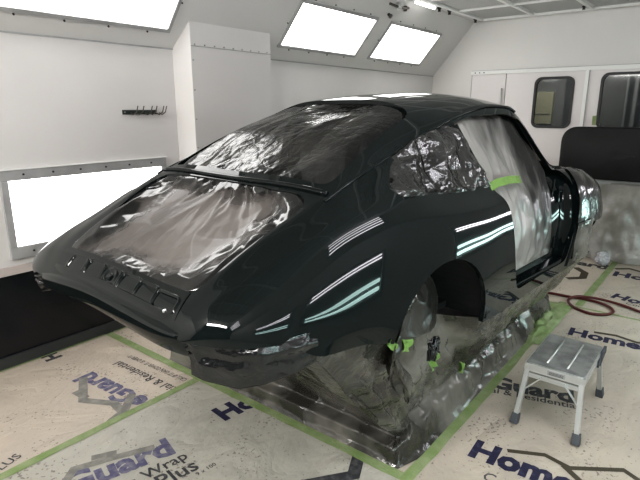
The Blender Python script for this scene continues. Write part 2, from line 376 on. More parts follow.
# ------------------------------------------------------------------ ceiling grid, lamps, knobs
cg = empty('ceiling_grid', (0, 0, CEIL), 0, 'framed filter grid covering the booth ceiling', 'ceiling grid', kind='structure')
fr = MB(); X0, X1, Y0, Y1 = XR + .3, 6.85, .2, 2.78
fr.box((X0, Y0, -.03), (X1, Y0+.04, 0)); fr.box((X0, Y1-.04, -.03), (X1, Y1, 0)); fr.box((X1-.04, Y0, -.03), (X1, Y1, 0)); fr.box((X0, Y0, -.03), (X0+.04, Y1, 0))
fr.build('border_frame', M['white_trim'], cg)
nx, ny = 12, 4
for i in range(1, nx):
    x = X0 + (X1-X0)*i/nx; MB().box((x-.015, Y0+.04, -.024), (x+.015, Y1-.04, 0)).build('cross_rail', M['white_trim'], cg)
for j in range(1, ny):
    y = Y0 + (Y1-Y0)*j/ny; MB().box((X0+.04, y-.018, -.028), (X1-.04, y+.018, 0)).build('long_rail', M['white_trim'], cg)
for i in range(nx):
    for j in range(ny):
        xa, xb = X0 + (X1-X0)*i/nx + .045, X0 + (X1-X0)*(i+1)/nx - .045; ya, yb = Y0 + (Y1-Y0)*j/ny + .045, Y0 + (Y1-Y0)*(j+1)/ny - .045
        if xa > 3: MB().box((xa, ya, -.008), (xb, yb, 0)).build('filter_panel', M['filter'], cg)
fl = MB().box((XR+.3, Y0, -.004), (3.0, Y1, -.001)); fl.build('filter_cloth', M['filter'], cg)
# strip lamp in the ceiling corner
lamp = empty('strip_lamp', (5.43, 2.845, CEIL), 0, 'thin lit strip lamp where the ceiling meets the slanted wall', 'light')
MB().box((-.24, -.035, -.02), (.24, .035, 0)).build('housing', M['white_trim'], lamp)
MB().tube([(-.21, 0, -.028), (.21, 0, -.028)], .018, 8).build('tube', M['light'], lamp, smooth=True)
for i, (x, y) in enumerate(((5.80, 2.86), (6.05, 2.85), (6.80, 2.84), (6.68, 1.54))):
    lab = ('black knob on the ceiling rail beside the strip lamp', 'second black knob on the ceiling rail from the strip lamp', 'black knob on the ceiling above the far left corner', 'black knob on the ceiling edge above the doors')[i]
    k = empty('ceiling_knob', (x, y, CEIL), 0, lab, 'knob', 'black ceiling knobs')
    MB().tube([(0, 0, 0), (0, 0, -.03)], [.03, .012], 10).build('cap', M['bolt'], k, smooth=True)
    MB().tube([(0, 0, -.028), (0, 0, -.045)], [.014, .018], 10).build('grip', M['rubber'], k, smooth=True)
# pipe fitting and valve at the top of the slanted wall
def slp(x, s, n=0):
    p = Vector((x, SLB, SOF)) + SL*s + SN*n; return p
vf = empty('pipe_fitting', slp(5.05, .80), 0, 'small steel pipe fitting at the top of the slanted wall', 'pipe')
f = MB(); f.tube([(-.16, -.02, -.02), (-.05, -.03, -.03), (.10, -.03, -.03), (.22, -.02, -.01)], .014, 8); f.build('pipe', M['steel'], vf, smooth=True)
f = MB(); f.tube([(0, -.03, -.055), (0, -.03, .01)], .03, 10); f.build('coupling', M['alu_side'], vf, smooth=True)
f = MB(); f.tube([(.15, -.02, -.05), (.15, -.02, 0)], .02, 10); f.build('valve', M['steel'], vf, smooth=True)
kb = empty('wall_stud', slp(5.02, .68), 0, 'lone dark stud on the slanted wall between the two light boxes', 'stud')
MB().tube([(0, 0, 0), SN*.03], .016, 8).build('stem', M['bolt'], kb, smooth=True)
MB().tube([SN*.03, SN*.045], .024, 8).build('head', M['steel'], kb, smooth=True)

# ------------------------------------------------------------------ doors in the back wall
ra = empty('door_track', (XB, 1.5, 2.08), 0, 'white rail running above the booth doors', 'rail', kind='structure')
MB().box((-.035, -1.45, .0), (.0, 1.42, .045)).build('rail', M['white_trim'], ra)
MB().box((-.02, -1.45, .045), (.0, 1.42, .052)).build('shadow_gap', M['frame'], ra)
for y in (1.36, 1.30, 1.24): MB().tube([(-.034, y, .022), (-.042, y, .022)], .008, 6).build('bolt', M['bolt'], ra)
def door_leaf(name, y0, y1, wins, label):
    """leaf with window holes cut as frame pieces"""
    root = empty(name, (XB, (y0+y1)/2, 0), 0, label, 'door', kind='structure'); cy = (y0+y1)/2
    xf0, xf1 = -.008, .04
    p = MB(); ys = [y1]
    z0, z1 = wins[0][2], wins[0][3]
    p.box((xf0, y0-cy, 0), (xf1, y1-cy, z0)); p.box((xf0, y0-cy, z1), (xf1, y1-cy, 2.082))
    edges = sorted([y0] + [v for w in wins for v in w[:2]] + [y1])
    for a, b in zip(edges[::2], edges[1::2]): p.box((xf0, a-cy, z0), (xf1, b-cy, z1))
    p.build('leaf', M['door'], root)
    for (a, b, c, d) in wins:
        rg = MB(); o1 = rrect(a-cy-.012, b-cy+.012, c-.012, d+.012, .085); o2 = rrect(a-cy+.016, b-cy-.016, c+.016, d-.016, .07); n = len(o1)
        vs = [(-.022, *q) for q in o1] + [(-.022, *q) for q in o2] + [(.02, *q) for q in o1] + [(.02, *q) for q in o2]
        fs = []
        for i in range(n):
            j = (i+1) % n; fs += [(i, j, n+j, n+i), (2*n+i, 3*n+i, 3*n+j, 2*n+j), (i, 2*n+i, 2*n+j, j), (n+i, n+j, 3*n+j, 3*n+i)]
        rg.add(vs, fs); g = rg.build('gasket', M['rubber'], root)
        # corner fill so the square hole reads round
        sq = MB()
        for (cy_, cz_, sy, sz) in ((a-cy, c, 1, 1), (b-cy, c, -1, 1), (a-cy, d, 1, -1), (b-cy, d, -1, -1)):
            arc = [(cy_ + sy*(.075 - .075*math.sin(t)), cz_ + sz*(.075 - .075*math.cos(t))) for t in [PI/2*k/6 for k in range(7)]]
            sq.prism([(cy_, cz_)] + arc, 0, -.004, .035)
        sq.build('corner_fill', M['door'], root)
        MB().prism(rrect(a-cy, b-cy, c, d, .08), 0, .010, .014).build('pane', M['glass'], root)
    return root
door_leaf('door_1', 2.46, 2.918, [(2.50, 2.505, .3, .31)], 'plain white narrow door panel left of the windowed leaf') if False else None
d1 = empty('door_1', (XB, 2.69, 0), 0, 'plain white door panel next to the far corner', 'door', kind='structure')
MB().box((-.006, -.235, 0), (.04, .222, 2.082)).build('leaf', M['door'], d1)
MB().box((-.012, .222, 0), (.0, .228, 2.082)).build('edge_gap', M['frame'], d1)
MB().tube([(-.03, -.20, 1.60), (-.03, -.20, 1.90)], .010, 8).build('handle', M['alu_side'], d1, smooth=True)
door_leaf('door_2', 1.50, 2.445, [(1.625, 2.07, 1.415, 2.01)], 'white door leaf with a small rounded window')
door_leaf('door_3', .06, 1.47, [(.60, 1.32, 1.415, 2.035)], 'white door leaf with a wide rounded window')
pst = empty('door_post', (XB, 1.485, 0), 0, 'narrow upright post between the two windowed doors', 'post', kind='structure')
MB().box((-.03, -.02, 0), (.0, .02, 2.08)).build('post', M['white_trim'], pst)
MB().box((-.032, -.024, 0), (-.001, -.018, 2.08)).build('seal', M['frame'], pst)
# beyond the glass
struct('wall_corridor', MB().box((8.6, -.9, -.004), (8.7, 3.9, 2.9)).box((7.1, 3.3, -.004), (8.6, 3.4, 2.9)).box((7.1, -.9, -.004), (8.6, -.8, 2.9)).box((7.1, -.9, 2.8), (8.7, 3.9, 2.9)), M['corridor'])
struct('floor_corridor', MB().box((7.1, -.9, -.02), (8.7, 3.9, -.004)), M['corridor'])
eb = empty('control_box', (8.59, 2.44, 1.65), 0, 'yellowish control box seen through the small door window', 'box')
MB().box((-.1, -.20, -.24), (0, .20, .24)).build('case', M['corridor_box'], eb, bevel=.01)
MB().box((-.106, -.18, -.10), (-.099, .18, -.09)).build('lid_seam', M['rubber'], eb)
bd = empty('wall_board', (8.59, 1.93, 1.6), 0, 'dark upright board seen through the small door window', 'board')
MB().box((-.05, -.16, -.9), (0, .16, .7)).build('board', M['rubber'], bd)
ct = empty('hanging_curtain', (8.2, 1.12, 1.5), 0, 'pale grey strip curtain seen through the wide door window', 'curtain')
f = MB(); P = [[(.03*math.sin(j*1.1), -.10 + j*.02, z) for j in range(12)] for z in (-1.45, .9)]; f.grid(P); f.build('strip', M['corridor_pale'], ct, smooth=True)
MB().tube([(0, -.5, .9), (0, .35, .9)], .012, 6).build('rod', M['steel'], ct)
cr = empty('shelf_rack', (8.48, .85, 0), 0, 'dark shelf rack seen through the wide door window', 'shelf')
for z in (1.55, 1.85, 2.15): MB().box((-.1, -.5, z), (.05, .2, z+.02)).build('shelf', M['steel'], cr)
for y in (-.48, .18): MB().box((-.1, y, 0), (-.07, y+.02, 2.4)).build('upright', M['steel'], cr)

# hook rack on the left wall
hr = empty('hook_rack', (2.275, WL, 1.615), 0, 'small dark rack with curved wire hooks on the left wall', 'rack')
MB().box((-.16, -.012, -.016), (.125, 0, .016)).build('back_bar', M['rack'], hr, bevel=.002)
for i, x in enumerate((-.10, -.05, .02, .06, .12, .145)):
    MB().tube([(x, -.01, -.005), (x, -.045, -.018), (x+.01, -.075, .0), (x+.015, -.09, .045)], .0045, 6).build('hook', M['steel'], hr, smooth=True)
for x in (-.145, .115): MB().tube([(x, -.011, 0), (x, -.016, 0)], .006, 6).build('screw', M['bolt_pale'], hr)

# ------------------------------------------------------------------ floor papers, prints, tape
def sheet(name, x0, x1, y0, y1, z, m, label, amp=.004):
    nx, ny = max(2, int((x1-x0)/.05)), max(2, int((y1-y0)/.05)); P = []
    cx, cy = (x0+x1)/2, (y0+y1)/2
    for i in range(nx+1):
        row = []
        for j in range(ny+1):
            x, y = x0+(x1-x0)*i/nx, y0+(y1-y0)*j/ny
            row.append((x-cx, y-cy, 0))
        P.append(row)
    o = MB().grid(P).build(name, m, None, smooth=True); o.location = (cx, cy, z)
    return tag(o, label, 'floor paper', 'masking papers on the floor')
S = {}
S['a'] = sheet('floor_paper', XR+.1, 1.84, 2.38, 3.49, .0000, M['paper_warm'], 'warm beige masking paper with inverted house print beside the left wall')
S['b'] = sheet('floor_paper', XR+.1, 1.84, WR+.02, 2.41, .0024, M['paper_grey'], 'grey white masking paper in the lower left foreground')
S['c'] = sheet('floor_paper', 1.80, 4.60, WR+.02, .97, .0024, M['paper_mid'], 'beige masking paper under the step stool')
S['d'] = sheet('floor_paper', 4.56, XB-.02, WR+.02, .84, .0012, M['paper_mid'], 'beige masking paper near the doors, right of the red hose')
S['e'] = sheet('floor_paper', 4.56, XB-.02, .80, 3.49, .0000, M['paper_warm'], 'warm masking paper in front of the wrapped table')
S['f'] = sheet('floor_paper', 1.80, 4.60, .93, 3.49, .0000, M['paper_warm'], 'beige masking paper between the car and the left wall')
def text(parent, s, x, y, rot, size, m, z, sx=1.0, off=.011, italic=0):
    cu = bpy.data.curves.new('t', 'FONT'); cu.body = s; cu.size = size; cu.extrude = 0; cu.offset = off*.62*size/.2; cu.shear = italic; cu.resolution_u = 2
    t = bpy.data.objects.new('t', cu); C.objects.link(t)
    dg = bpy.context.evaluated_depsgraph_get(); me = bpy.data.meshes.new_from_object(t.evaluated_get(dg))
    bpy.data.objects.remove(t); 
    me.transform(Matrix.Rotation(rot, 4, 'Z') @ Matrix.Diagonal((sx, 1, 1, 1)))
    me.materials.clear(); o = link('printed_text', me, m, parent)
    o.location = (x - parent.location.x, y - parent.location.y, z - parent.location.z); return o
def chev(parent, pts, w, m, z):
    P_ = [Vector(p) for p in pts]; n = len(P_); rows = []
    for k in range(n):
        d0 = (P_[k]-P_[k-1]).normalized() if k else None; d1 = (P_[k+1]-P_[k]).normalized() if k < n-1 else None
        d = ((d0 or d1) + (d1 or d0)).normalized(); nn = Vector((-d.y, d.x)); c = max(.35, nn.dot(Vector((-(d0 or d1).y, (d0 or d1).x))))
        rows.append([(P_[k].x+nn.x*w/2*t/c, P_[k].y+nn.y*w/2*t/c, 0) for t in (-1, 1)])
    o = MB().grid(rows).build('printed_roof_mark', m, parent); o.location = (-parent.location.x, -parent.location.y, z + .0005 + .0001*(hash(pts[0]) % 5) - parent.location.z)
    return o
H = PI/2
ZA, ZB = .0012, .0036
# sheet a: inverted print (reads towards the left wall)
text(S['a'], 'HomeGuard', 1.515, 2.045, H+.08, .185, M['ink_faded'], ZA, 1.03, .014)
chev(S['a'], [(1.455, 3.06), (1.40, 2.99)], .04, M['ink_grey'], ZA) if False else None
chev(S['a'], [(1.37, 2.985), (1.235, 2.73), (1.33, 2.56), (1.31, 2.42)], .05, M['ink_grey'], ZA)
chev(S['a'], [(1.255, 2.86), (1.26, 2.74)], .045, M['ink_grey'], ZA)
chev(S['a'], [(1.45, 2.57), (1.33, 2.45), (1.22, 2.41)], .05, M['ink_grey'], ZA)
text(S['a'], 'Commercial & Residential', 1.68, 2.08, H+.05, .088, M['ink_black'], ZA, 1.0, .004)
text(S['a'], 'CALL IF IT CAN COVER IT. IS OVER IT', 1.765, 2.45, H+.06, .052, M['ink_black'], ZA, .66, .002)
text(S['a'], 'H', 1.425, 3.37, H+.0, .14, M['ink_black'], ZA, 1.1, .016)
text(S['a'], 'PLUS', .66, 2.44, .3, .07, M['ink_black'], ZA, 1, .004)
# sheet b
text(S['b'], 'HomeGuard', .30, 2.19, -.27, .20, M['ink_faded'], ZB, 1.0, .014)
text(S['b'], 'House Wrap', .80, 1.90, -.13, .095, M['ink_black'], ZB, 1, .004)
text(S['b'], 'Plus', 1.085, 1.765, -.16, .125, M['ink_black'], ZB, 1, .005)
text(S['b'], '9 x 100', 1.24, 1.70, -.1, .035, M['ink_black'], ZB, 1, .002)
chev(S['b'], [(.80, 2.10), (.91, 2.19), (1.06, 2.125), (1.24, 2.035)], .042, M['ink_grey'], ZB)
chev(S['b'], [(1.00, 2.20), (1.10, 2.145)], .04, M['ink_grey'], ZB)
text(S['b'], 'HomeGuard', 1.605, 1.935, -.12, .185, M['ink'], ZB, 1.0, .016)
chev(S['b'], [(1.50, 1.28), (1.69, 1.14), (1.82, 1.20)], .06, M['ink_black'], ZB)
# sheet c
text(S['c'], 'HomeGuard', 2.155, .79, -H+.06, .20, M['ink'], ZB, .93, .016)
text(S['c'], 'Commercial & Residential', 2.03, .67, -H+.06, .09, M['ink_black'], ZB, .9, .003)
chev(S['c'], [(2.305, .645), (2.385, .49), (2.36, .37), (2.50, .17), (2.42, .02)], .028, M['ink_brown'], ZB)
chev(S['c'], [(2.36, .40), (2.27, .28)], .03, M['ink_brown'], ZB)
text(S['c'], 'HomeGuard', 2.72, 1.40, -H+.27, .20, M['ink_black'], ZB, .93, .014)
text(S['c'], 'Commercial & Residential', 2.70, 1.23, -H+.27, .085, M['ink_black'], ZB, .9, .004)
text(S['c'], 'HomeGuard', 3.95, .765, -H+.07, .20, M['ink'], ZB, .93, .014)
chev(S['c'], [(4.105, .61), (4.14, .47), (4.10, .33), (4.17, .15)], .035, M['ink_brown'], ZB)
ZD = .0024
text(S['d'], 'HomeGuard', 5.03, .665, -H-.2, .20, M['ink'], ZD, .93, .014)
text(S['d'], 'Commercial & Residential', 4.92, .53, -H-.1, .085, M['ink_black'], ZD, .9, .004)
text(S['d'], 'HomeGuard', 5.74, .77, -H+.0, .24, M['ink'], ZD, .93, .014)
chev(S['d'], [(6.0, .78), (6.10, .66), (6.05, .55), (6.1, .35)], .05, M['ink_brown'], ZD)
text(S['e'], 'HomeGuard', 5.93, 1.98, -H, .24, M['ink_black'], ZA, .93, .014)
chev(S['e'], [(5.80, 1.12), (5.66, 1.0), (5.47, .98), (5.35, 1.10)], .07, M['ink_brown'], ZA)
def strip(pts, w, z, label, m='tape', name='tape_strip'):
    f = MB(); n = len(pts); L = []; R_ = []
    P = []
    for k in range(n-1):
        a, b = Vector(pts[k]), Vector(pts[k+1]); m_ = max(1, int((b-a).length/.06))
        P += [a.lerp(b, i/m_) for i in range(m_)]
    P.append(Vector(pts[-1])); rows = []
    for i, p in enumerate(P):
        d = (P[min(i+1, len(P)-1)] - P[max(i-1, 0)]).normalized(); nn = Vector((-d.y, d.x))
        ww = w*(1 + .12*noise.noise(Vector((p.x*7, p.y*7, 3)))); s = .004*noise.noise(Vector((p.x*5, p.y*5, 9)))
        rows.append([(p.x + nn.x*(ww/2*t+s) - P[0].x, p.y + nn.y*(ww/2*t+s) - P[0].y, 0) for t in (-1, 0, 1)])
    f.grid(rows); o = f.build(name, M[m], None); o.location = (P[0].x, P[0].y, z); return tag(o, label, 'tape', 'lime green masking tape strips on the floor')
strip([(XR+.2, 2.40), (1.84, 2.40)], .052, .0046, 'lime tape seam between the two foreground floor papers')
strip([(1.82, 3.48), (1.82, .93)], .055, .0050, 'lime tape seam running crosswise under the car tail to the skirt corner')
strip([(1.80, .935), (2.9, .93), (4.63, .955)], .058, .0054, 'long lime tape along the foot of the film skirt by the stool')
strip([(4.58, .84), (4.58, -.4)], .030, .0046, 'thin lime tape seam crossing beside the red hose')
strip([(4.62, .83), (6.35, .82)], .06, .0050, 'lime tape seam running away towards the wrapped table')
strip([(6.33, 1.7), (6.42, .62)], .04, .0054, 'lime tape along the foot of the wrapped table')
strip([(XR+.2, 3.475), (1.84, 3.475)], .03, .0050, 'thin lime tape between paper and left wall')
strip([(1.86, 3.475), (4.5, 3.475)], .03, .0046, 'thin lime tape along the left wall beyond the car')

# ------------------------------------------------------------------ car body surface
DLT = .0954
ORG = Vector((1.764, 1.639, .40))
CM = Matrix.Translation(ORG) @ Matrix.Rotation(-DLT, 4, 'Z')
def W(x, y, z): return CM @ Vector((x, y, z))
def xm(x):
    if x < -.76: return -.76 + (x+.76)*.62
    if x > 1.8: return 1.8 + (x-1.8)*.55
    return x
def pchip(xs, ys):
    xs, ys = np.array(xs, float), np.array(ys, float); h = np.diff(xs); d = np.diff(ys)/h; m = np.zeros(len(xs))
    for i in range(1, len(xs)-1):
        # smooth (non monotone-limited unless sharp) harmonic blend
        if d[i-1]*d[i] > 0:
            w1, w2 = 2*h[i]+h[i-1], h[i]+2*h[i-1]; m[i] = (w1+w2)/(w1/d[i-1]+w2/d[i])
    m[0], m[-1] = d[0], d[-1]
    def f(x):
        x = min(max(x, xs[0]), xs[-1]); i = min(int(np.searchsorted(xs, x, 'right'))-1, len(xs)-2); i = max(i, 0)
        t = (x-xs[i])/h[i]
        return (2*t**3-3*t*t+1)*ys[i] + (t**3-2*t*t+t)*h[i]*m[i] + (-2*t**3+3*t*t)*ys[i+1] + (t**3-t*t)*h[i]*m[i+1]
    return f
K = {
 'c': [(-.91,.565),(-.89,.592),(-.85,.628),(-.76,.672),(-.6,.772),(-.36,.900),(-.30,.945),(-.2,1.02),(0,1.135),(.12,1.19),(.25,1.233),(.36,1.268),(.5,1.294),(.75,1.318),(.95,1.327),(1.15,1.322),(1.33,1.285),(1.45,1.20),(1.62,1.07),(1.8,.955),(1.9,.915),(2.1,.87),(2.4,.79),(2.7,.68),(2.9,.57),(3.0,.46)],
}
G = { # index: (x, y, z)
 3: [(-.91,.40,.56),(-.89,.42,.588),(-.85,.44,.625),(-.76,.475,.685),(-.6,.51,.785),(-.35,.56,.905),(-.288,.572,.932),(-.096,.565,1.0),(.103,.555,1.062),(.266,.55,1.11),(.407,.545,1.15),(.56,.54,1.19),(.75,.535,1.228),(.99,.53,1.255),(1.2,.525,1.25),(1.30,.535,1.215),(1.4,.575,1.11),(1.5,.62,.985),(1.6,.655,.90),(1.8,.60,.875),(2.1,.56,.86),(2.4,.52,.82),(2.7,.46,.70),(2.9,.42,.58),(3.0,.38,.46)],
 5: [(-.91,.45,.556),(-.89,.48,.582),(-.85,.52,.62),(-.76,.57,.68),(-.6,.637,.755),(-.35,.702,.85),(-.1,.728,.887),(.1,.724,.898),(.3,.715,.897),(.56,.72,.882),(.8,.728,.872),(1.2,.72,.875),(1.53,.70,.88),(1.8,.69,.885),(2.1,.68,.87),(2.4,.655,.825),(2.65,.60,.75),(2.8,.54,.66),(2.9,.50,.57),(3.0,.42,.46)],
 6: [(-.91,.48,.553),(-.89,.52,.575),(-.85,.565,.605),(-.76,.63,.655),(-.6,.705,.70),(-.35,.757,.765),(-.1,.777,.80),(.2,.781,.81),(.5,.784,.80),(.8,.782,.785),(1.2,.765,.775),(1.53,.76,.785),(1.8,.765,.795),(2.2,.78,.785),(2.5,.75,.73),(2.7,.70,.65),(2.85,.63,.56),(3.0,.47,.455)],
 7: [(-.91,.49,.550),(-.89,.535,.565),(-.85,.59,.585),(-.76,.67,.605),(-.6,.738,.625),(-.35,.787,.63),(-.1,.806,.65),(.2,.814,.67),(.5,.814,.67),(.8,.808,.64),(1.2,.80,.60),(1.6,.795,.60),(1.9,.80,.63),(2.2,.815,.645),(2.5,.79,.60),(2.75,.72,.52),(2.9,.62,.48),(3.0,.50,.45)],
 8: [(-.91,.49,.548),(-.89,.535,.56),(-.85,.592,.57),(-.76,.675,.575),(-.6,.745,.575),(-.35,.795,.53),(.2,.826,.50),(.5,.822,.48),(.8,.81,.45),(1.6,.785,.43),(2.2,.815,.48),(2.6,.77,.48),(2.85,.66,.45),(3.0,.50,.44)],
 9: [(-.91,.485,.546),(-.89,.53,.552),(-.85,.588,.553),(-.76,.673,.552),(-.63,.736,.55),(-.60,.745,.53),(-.54,.762,.475),(-.35,.785,.46),(0,.82,.36),(.2,.81,.33),(.5,.805,.28),(.8,.79,.262),(1.6,.77,.262),(2.2,.80,.32),(2.6,.75,.38),(2.85,.65,.40),(3.0,.49,.43)],
}
fc = pchip([xm(a) for a, b in K['c']], [b for a, b in K['c']]); GF = {}
for k, rows in G.items():
    xs, ys, zs = zip(*rows); xs = [xm(a) for a in xs]; GF[k] = (pchip(xs, ys), pchip(xs, zs))
def g(k, x): return (GF[k][0](x), GF[k][1](x))
def section(x, sub=6):
    y3, z3 = g(3, x); zc = fc(x); ctl = []; ex = float(np.interp(x, [-.4, -.2, 0, .3, .6, 1.4, 1.6], [2.3, 4, 5, 4.2, 3.2, 2.6, 2.3]))
    for t in (0, .25, .5, .75, .92): ctl.append((t*y3, zc-(zc-z3)*t**ex))
    ctl.append((y3, z3)); y5, z5 = g(5, x)
    ctl.append(((y3+y5)/2 + .012*min(1, max(0, (z3-z5)*5)), (z3+z5)/2)); ctl.append((y5, z5))
    for k in (6, 7, 8, 9): ctl.append(g(k, x))
    P = [np.array(c) for c in ctl]; P = [2*P[0]*np.array([0, 1]) + P[1]*np.array([-1, 1]) - np.array([0, P[0][1]*2 - 0])*0 if False else np.array([-P[1][0], P[1][1]])] + P + [2*P[-1]-P[-2]]
    out = []
    for i in range(1, len(P)-2):
        p0, p1, p2, p3 = P[i-1], P[i], P[i+1], P[i+2]
        t0 = 0.; t1 = t0 + max(1e-4, np.linalg.norm(p1-p0))**.5; t2 = t1 + max(1e-4, np.linalg.norm(p2-p1))**.5; t3 = t2 + max(1e-4, np.linalg.norm(p3-p2))**.5
        for s in range(sub):
            t = t1 + (t2-t1)*s/sub
            A1 = (t1-t)/(t1-t0)*p0+(t-t0)/(t1-t0)*p1; A2 = (t2-t)/(t2-t1)*p1+(t-t1)/(t2-t1)*p2; A3 = (t3-t)/(t3-t2)*p2+(t-t2)/(t3-t2)*p3
            B1 = (t2-t)/(t2-t0)*A1+(t-t0)/(t2-t0)*A2; B2 = (t3-t)/(t3-t1)*A2+(t-t1)/(t3-t1)*A3
            out.append((t2-t)/(t2-t1)*B1+(t-t1)/(t2-t1)*B2)
    out.append(P[-2]); return np.array(out)
xs = np.unique(np.concatenate([np.linspace(-.853, -.81, 12), np.linspace(-.81, 1.7, 130), np.linspace(1.7, 2.46, 44)]))
SEC = np.array([section(x) for x in xs])       # [ix][j] (y,z)
# smooth lightly along x so the reflections flow
for _ in range(6):
    S2 = SEC.copy(); S2[1:-1] = .25*SEC[:-2]+.5*SEC[1:-1]+.25*SEC[2:]
    keep = (xs > -.78); SEC[keep] = S2[keep]
for _ in range(3):
    S2 = SEC.copy(); S2[:, 1:-1] = .25*SEC[:, :-2]+.5*SEC[:, 1:-1]+.25*SEC[:, 2:]; SEC = S2
NJ = SEC.shape[1]
def sec_at(x):
    i = int(np.clip(np.searchsorted(xs, x)-1, 0, len(xs)-2)); t = (x-xs[i])/(xs[i+1]-xs[i]); t = min(max(t, 0), 1); return SEC[i]*(1-t)+SEC[i+1]*t
def top_z(x, y):
    s = sec_at(x); return float(np.interp(abs(y), s[:44, 0], s[:44, 1]))
def side_y(x, z):
    s = sec_at(x)[28:]; return float(np.interp(-z, -s[:, 1], s[:, 0]))
def tail_warp(p):
    # the left tail corner is pulled out a little: the quarter panel there still carries its bumper return
    x, y, z = p
    if y <= 0 or x > -.45: return p
    k = min(1, (-.45-x)/.40)**2; u = min(1.3, y/.5)
    return (x-.035*k*u*u, y+.16*k*u**3, z-.045*k*u**3)
mb = MB(); P = []
for i, x in enumerate(xs):
    half = [(x, -p[0], p[1]) for p in SEC[i][::-1]] + [tail_warp((x, p[0], p[1])) for p in SEC[i][1:]]
    P.append(half)
mb.grid(P)
shell = mb.build('shell_tmp', None, None, fix=True)
# outward normals
me = shell.data
if sum(p.normal.z*p.area for p in me.polygons) < 0: me.flip_normals()
def cutter(mbx):
    o = mbx.build('cut_tmp'); return o
cuts = []
door_poly = round_poly([(.690,.872),(.752,.822),(.775,.70),(.82,.50),(.90,.335),(1.66,.325),(1.70,.55),(1.69,.80),(1.62,.885),(1.50,.895),(1.285,1.185),(1.10,1.213),(.731,1.203),(.58,1.175)], [.02,.03,.05,.08,.06,.06,.05,.05,.04,.02,.05,.05,.02,.02])
front_gap = [(1.50,.88),(1.53,.60)]
q_poly = round_poly([(-.03,.955),(.07,1.03),(.22,1.085),(.49,1.160),(.545,1.168),(.65,.90),(.56,.893),(.125,.918),(.01,.925)], [.03,.03,.04,.02,.02,.02,.02,.05,.02])
arch = [(.165 + .365*math.cos(a), .29 + .365*math.sin(a)) for a in np.linspace(0, PI, 25)] + [(-.20, .0), (.53, .0)]
farch = [(2.07 + .25*math.cos(a), .30 + .30*math.sin(a)) for a in np.linspace(0, PI, 25)] + [(1.82, .0), (2.32, .0)]
for pl in (door_poly, q_poly, arch, farch):
    for s in (-1, 1):
        y0, y1 = (-1.2, -.30) if s < 0 else (.30, 1.2)
        c = MB(); n = len(pl); c.prism([(p[0], p[1]) for p in pl], 1, y0, y1); cuts.append(cutter(c))
lid_poly = round_poly([(-.776,-.46),(-.300,-.53),(-.300,.53),(-.800,.44)], [.07,.11,.11,.07], 8)
win_poly = round_poly([(-.235,-.525),(.42,-.445),(.44,0),(.42,.445),(-.235,.525),(-.258,0)], [.06,.10,.3,.10,.06,.3], 8)
ws_poly = round_poly([(1.80,-.56),(1.37,-.47),(1.33,0),(1.37,.47),(1.80,.56),(1.84,0)], [.06,.07,.3,.07,.06,.3], 8)
for pl, z0 in ((lid_poly, .3), (win_poly, .6), (ws_poly, .6)):
    cuts.append(cutter(MB().prism(pl, 2, z0, 1.6)))
so = shell.modifiers.new('s', 'SOLIDIFY'); so.thickness = .022; so.offset = -1; so.use_even_offset = False
for c in cuts:
    m = shell.modifiers.new('b', 'BOOLEAN'); m.operation = 'DIFFERENCE'; m.object = c; m.solver = 'EXACT'
dg = bpy.context.evaluated_depsgraph_get(); dg.update()
bme = bpy.data.meshes.new_from_object(shell.evaluated_get(dg))
for c in cuts: bpy.data.objects.remove(c)
bpy.data.objects.remove(shell)
bme.materials.clear()
car = empty('coupe_car', ORG, -DLT, 'glossy black-green coupe bodyshell masked with plastic film, raised on a covered lift', 'car')
body = link('body_shell', bme, M['paint'], car)
for p in bme.polygons: p.use_smooth = True
bme.set_sharp_from_angle(angle=math.radians(38))

# ---- rear panel below the lid opening, with pressed recesses
def sdf_rr(px, py, cx, cy, hx, hy, r):
    qx, qy = abs(px-cx)-hx+r, abs(py-cy)-hy+r
    return math.hypot(max(qx, 0), max(qy, 0)) + min(max(qx, qy), 0) - r
REC = [(.045,.50,.056,-1,.03),(-.345,.50,.062,.16,.03),(-.215,.50,.055,.20,.03),(-.09,.50,.058,.22,.03),(.175,.50,.055,.20,.03),(.30,.50,.05,.17,.03)]
P = []
for i in range(45):
    s = i/44; row = []
    for j in range(201):
        y = -.435 + .87*j/200; x = -.772 - .064*s - .008*(1-(y/.44)**2)*s
        z = top_z(x, y) + .003
        d = 0; bead = 0
        for (cy, cs, hy, hs, r) in REC:
            e = sdf_rr(y, s*.15, cy, cs*.15+.02, hy, abs(hs)*.24 if hs > 0 else .046, .016); k = min(1, max(0, -e/.007)) if hs > 0 else 0; d = max(d, k*k*(3-2*k)); bead = max(bead, .009*math.exp(-((e-.004)/.0045)**2))
        e = math.hypot(y-.045, (s-.62)*.15); 
        ring = math.exp(-((e-.038)/.008)**2)*.007 + math.exp(-(e/.013)**2)*.008
        z += -.018*d + ring + bead
        row.append(tail_warp((x, y, z)))
    P.append(row)
rp = MB().grid(P).build('latch_panel', M['paint'], car, smooth=True)
# latch disc and screw on the panel
f = MB()
lz = top_z(-.815, .045)
f.tube([(-.815, .045, lz-.004), (-.819, .045, lz+.006)], .016, 16); f.build('latch', M['paint_in'], rp, smooth=False)
f = MB(); f.tube([(-.83, -.37, top_z(-.83, -.37)), (-.832, -.37, top_z(-.83, -.37)+.008)], .007, 8); f.build('screw', M['alu_side'], rp)
# ledge: weld flange below the panel then tail lip
P = []
prof = [(-.836,.614),(-.842,.604),(-.845,.590),(-.848,.578),(-.858,.573),(-.868,.568),(-.873,.556),(-.872,.53),(-.868,.505),(-.858,.495)]
for (px, pz) in prof:
    P.append([tail_warp((px + .03*(abs(y)/.5)**7, y, pz)) for y in np.linspace(-.505, .505, 40)])
MB().grid(P).build('rear_lip', M['paint'], car, smooth=True)
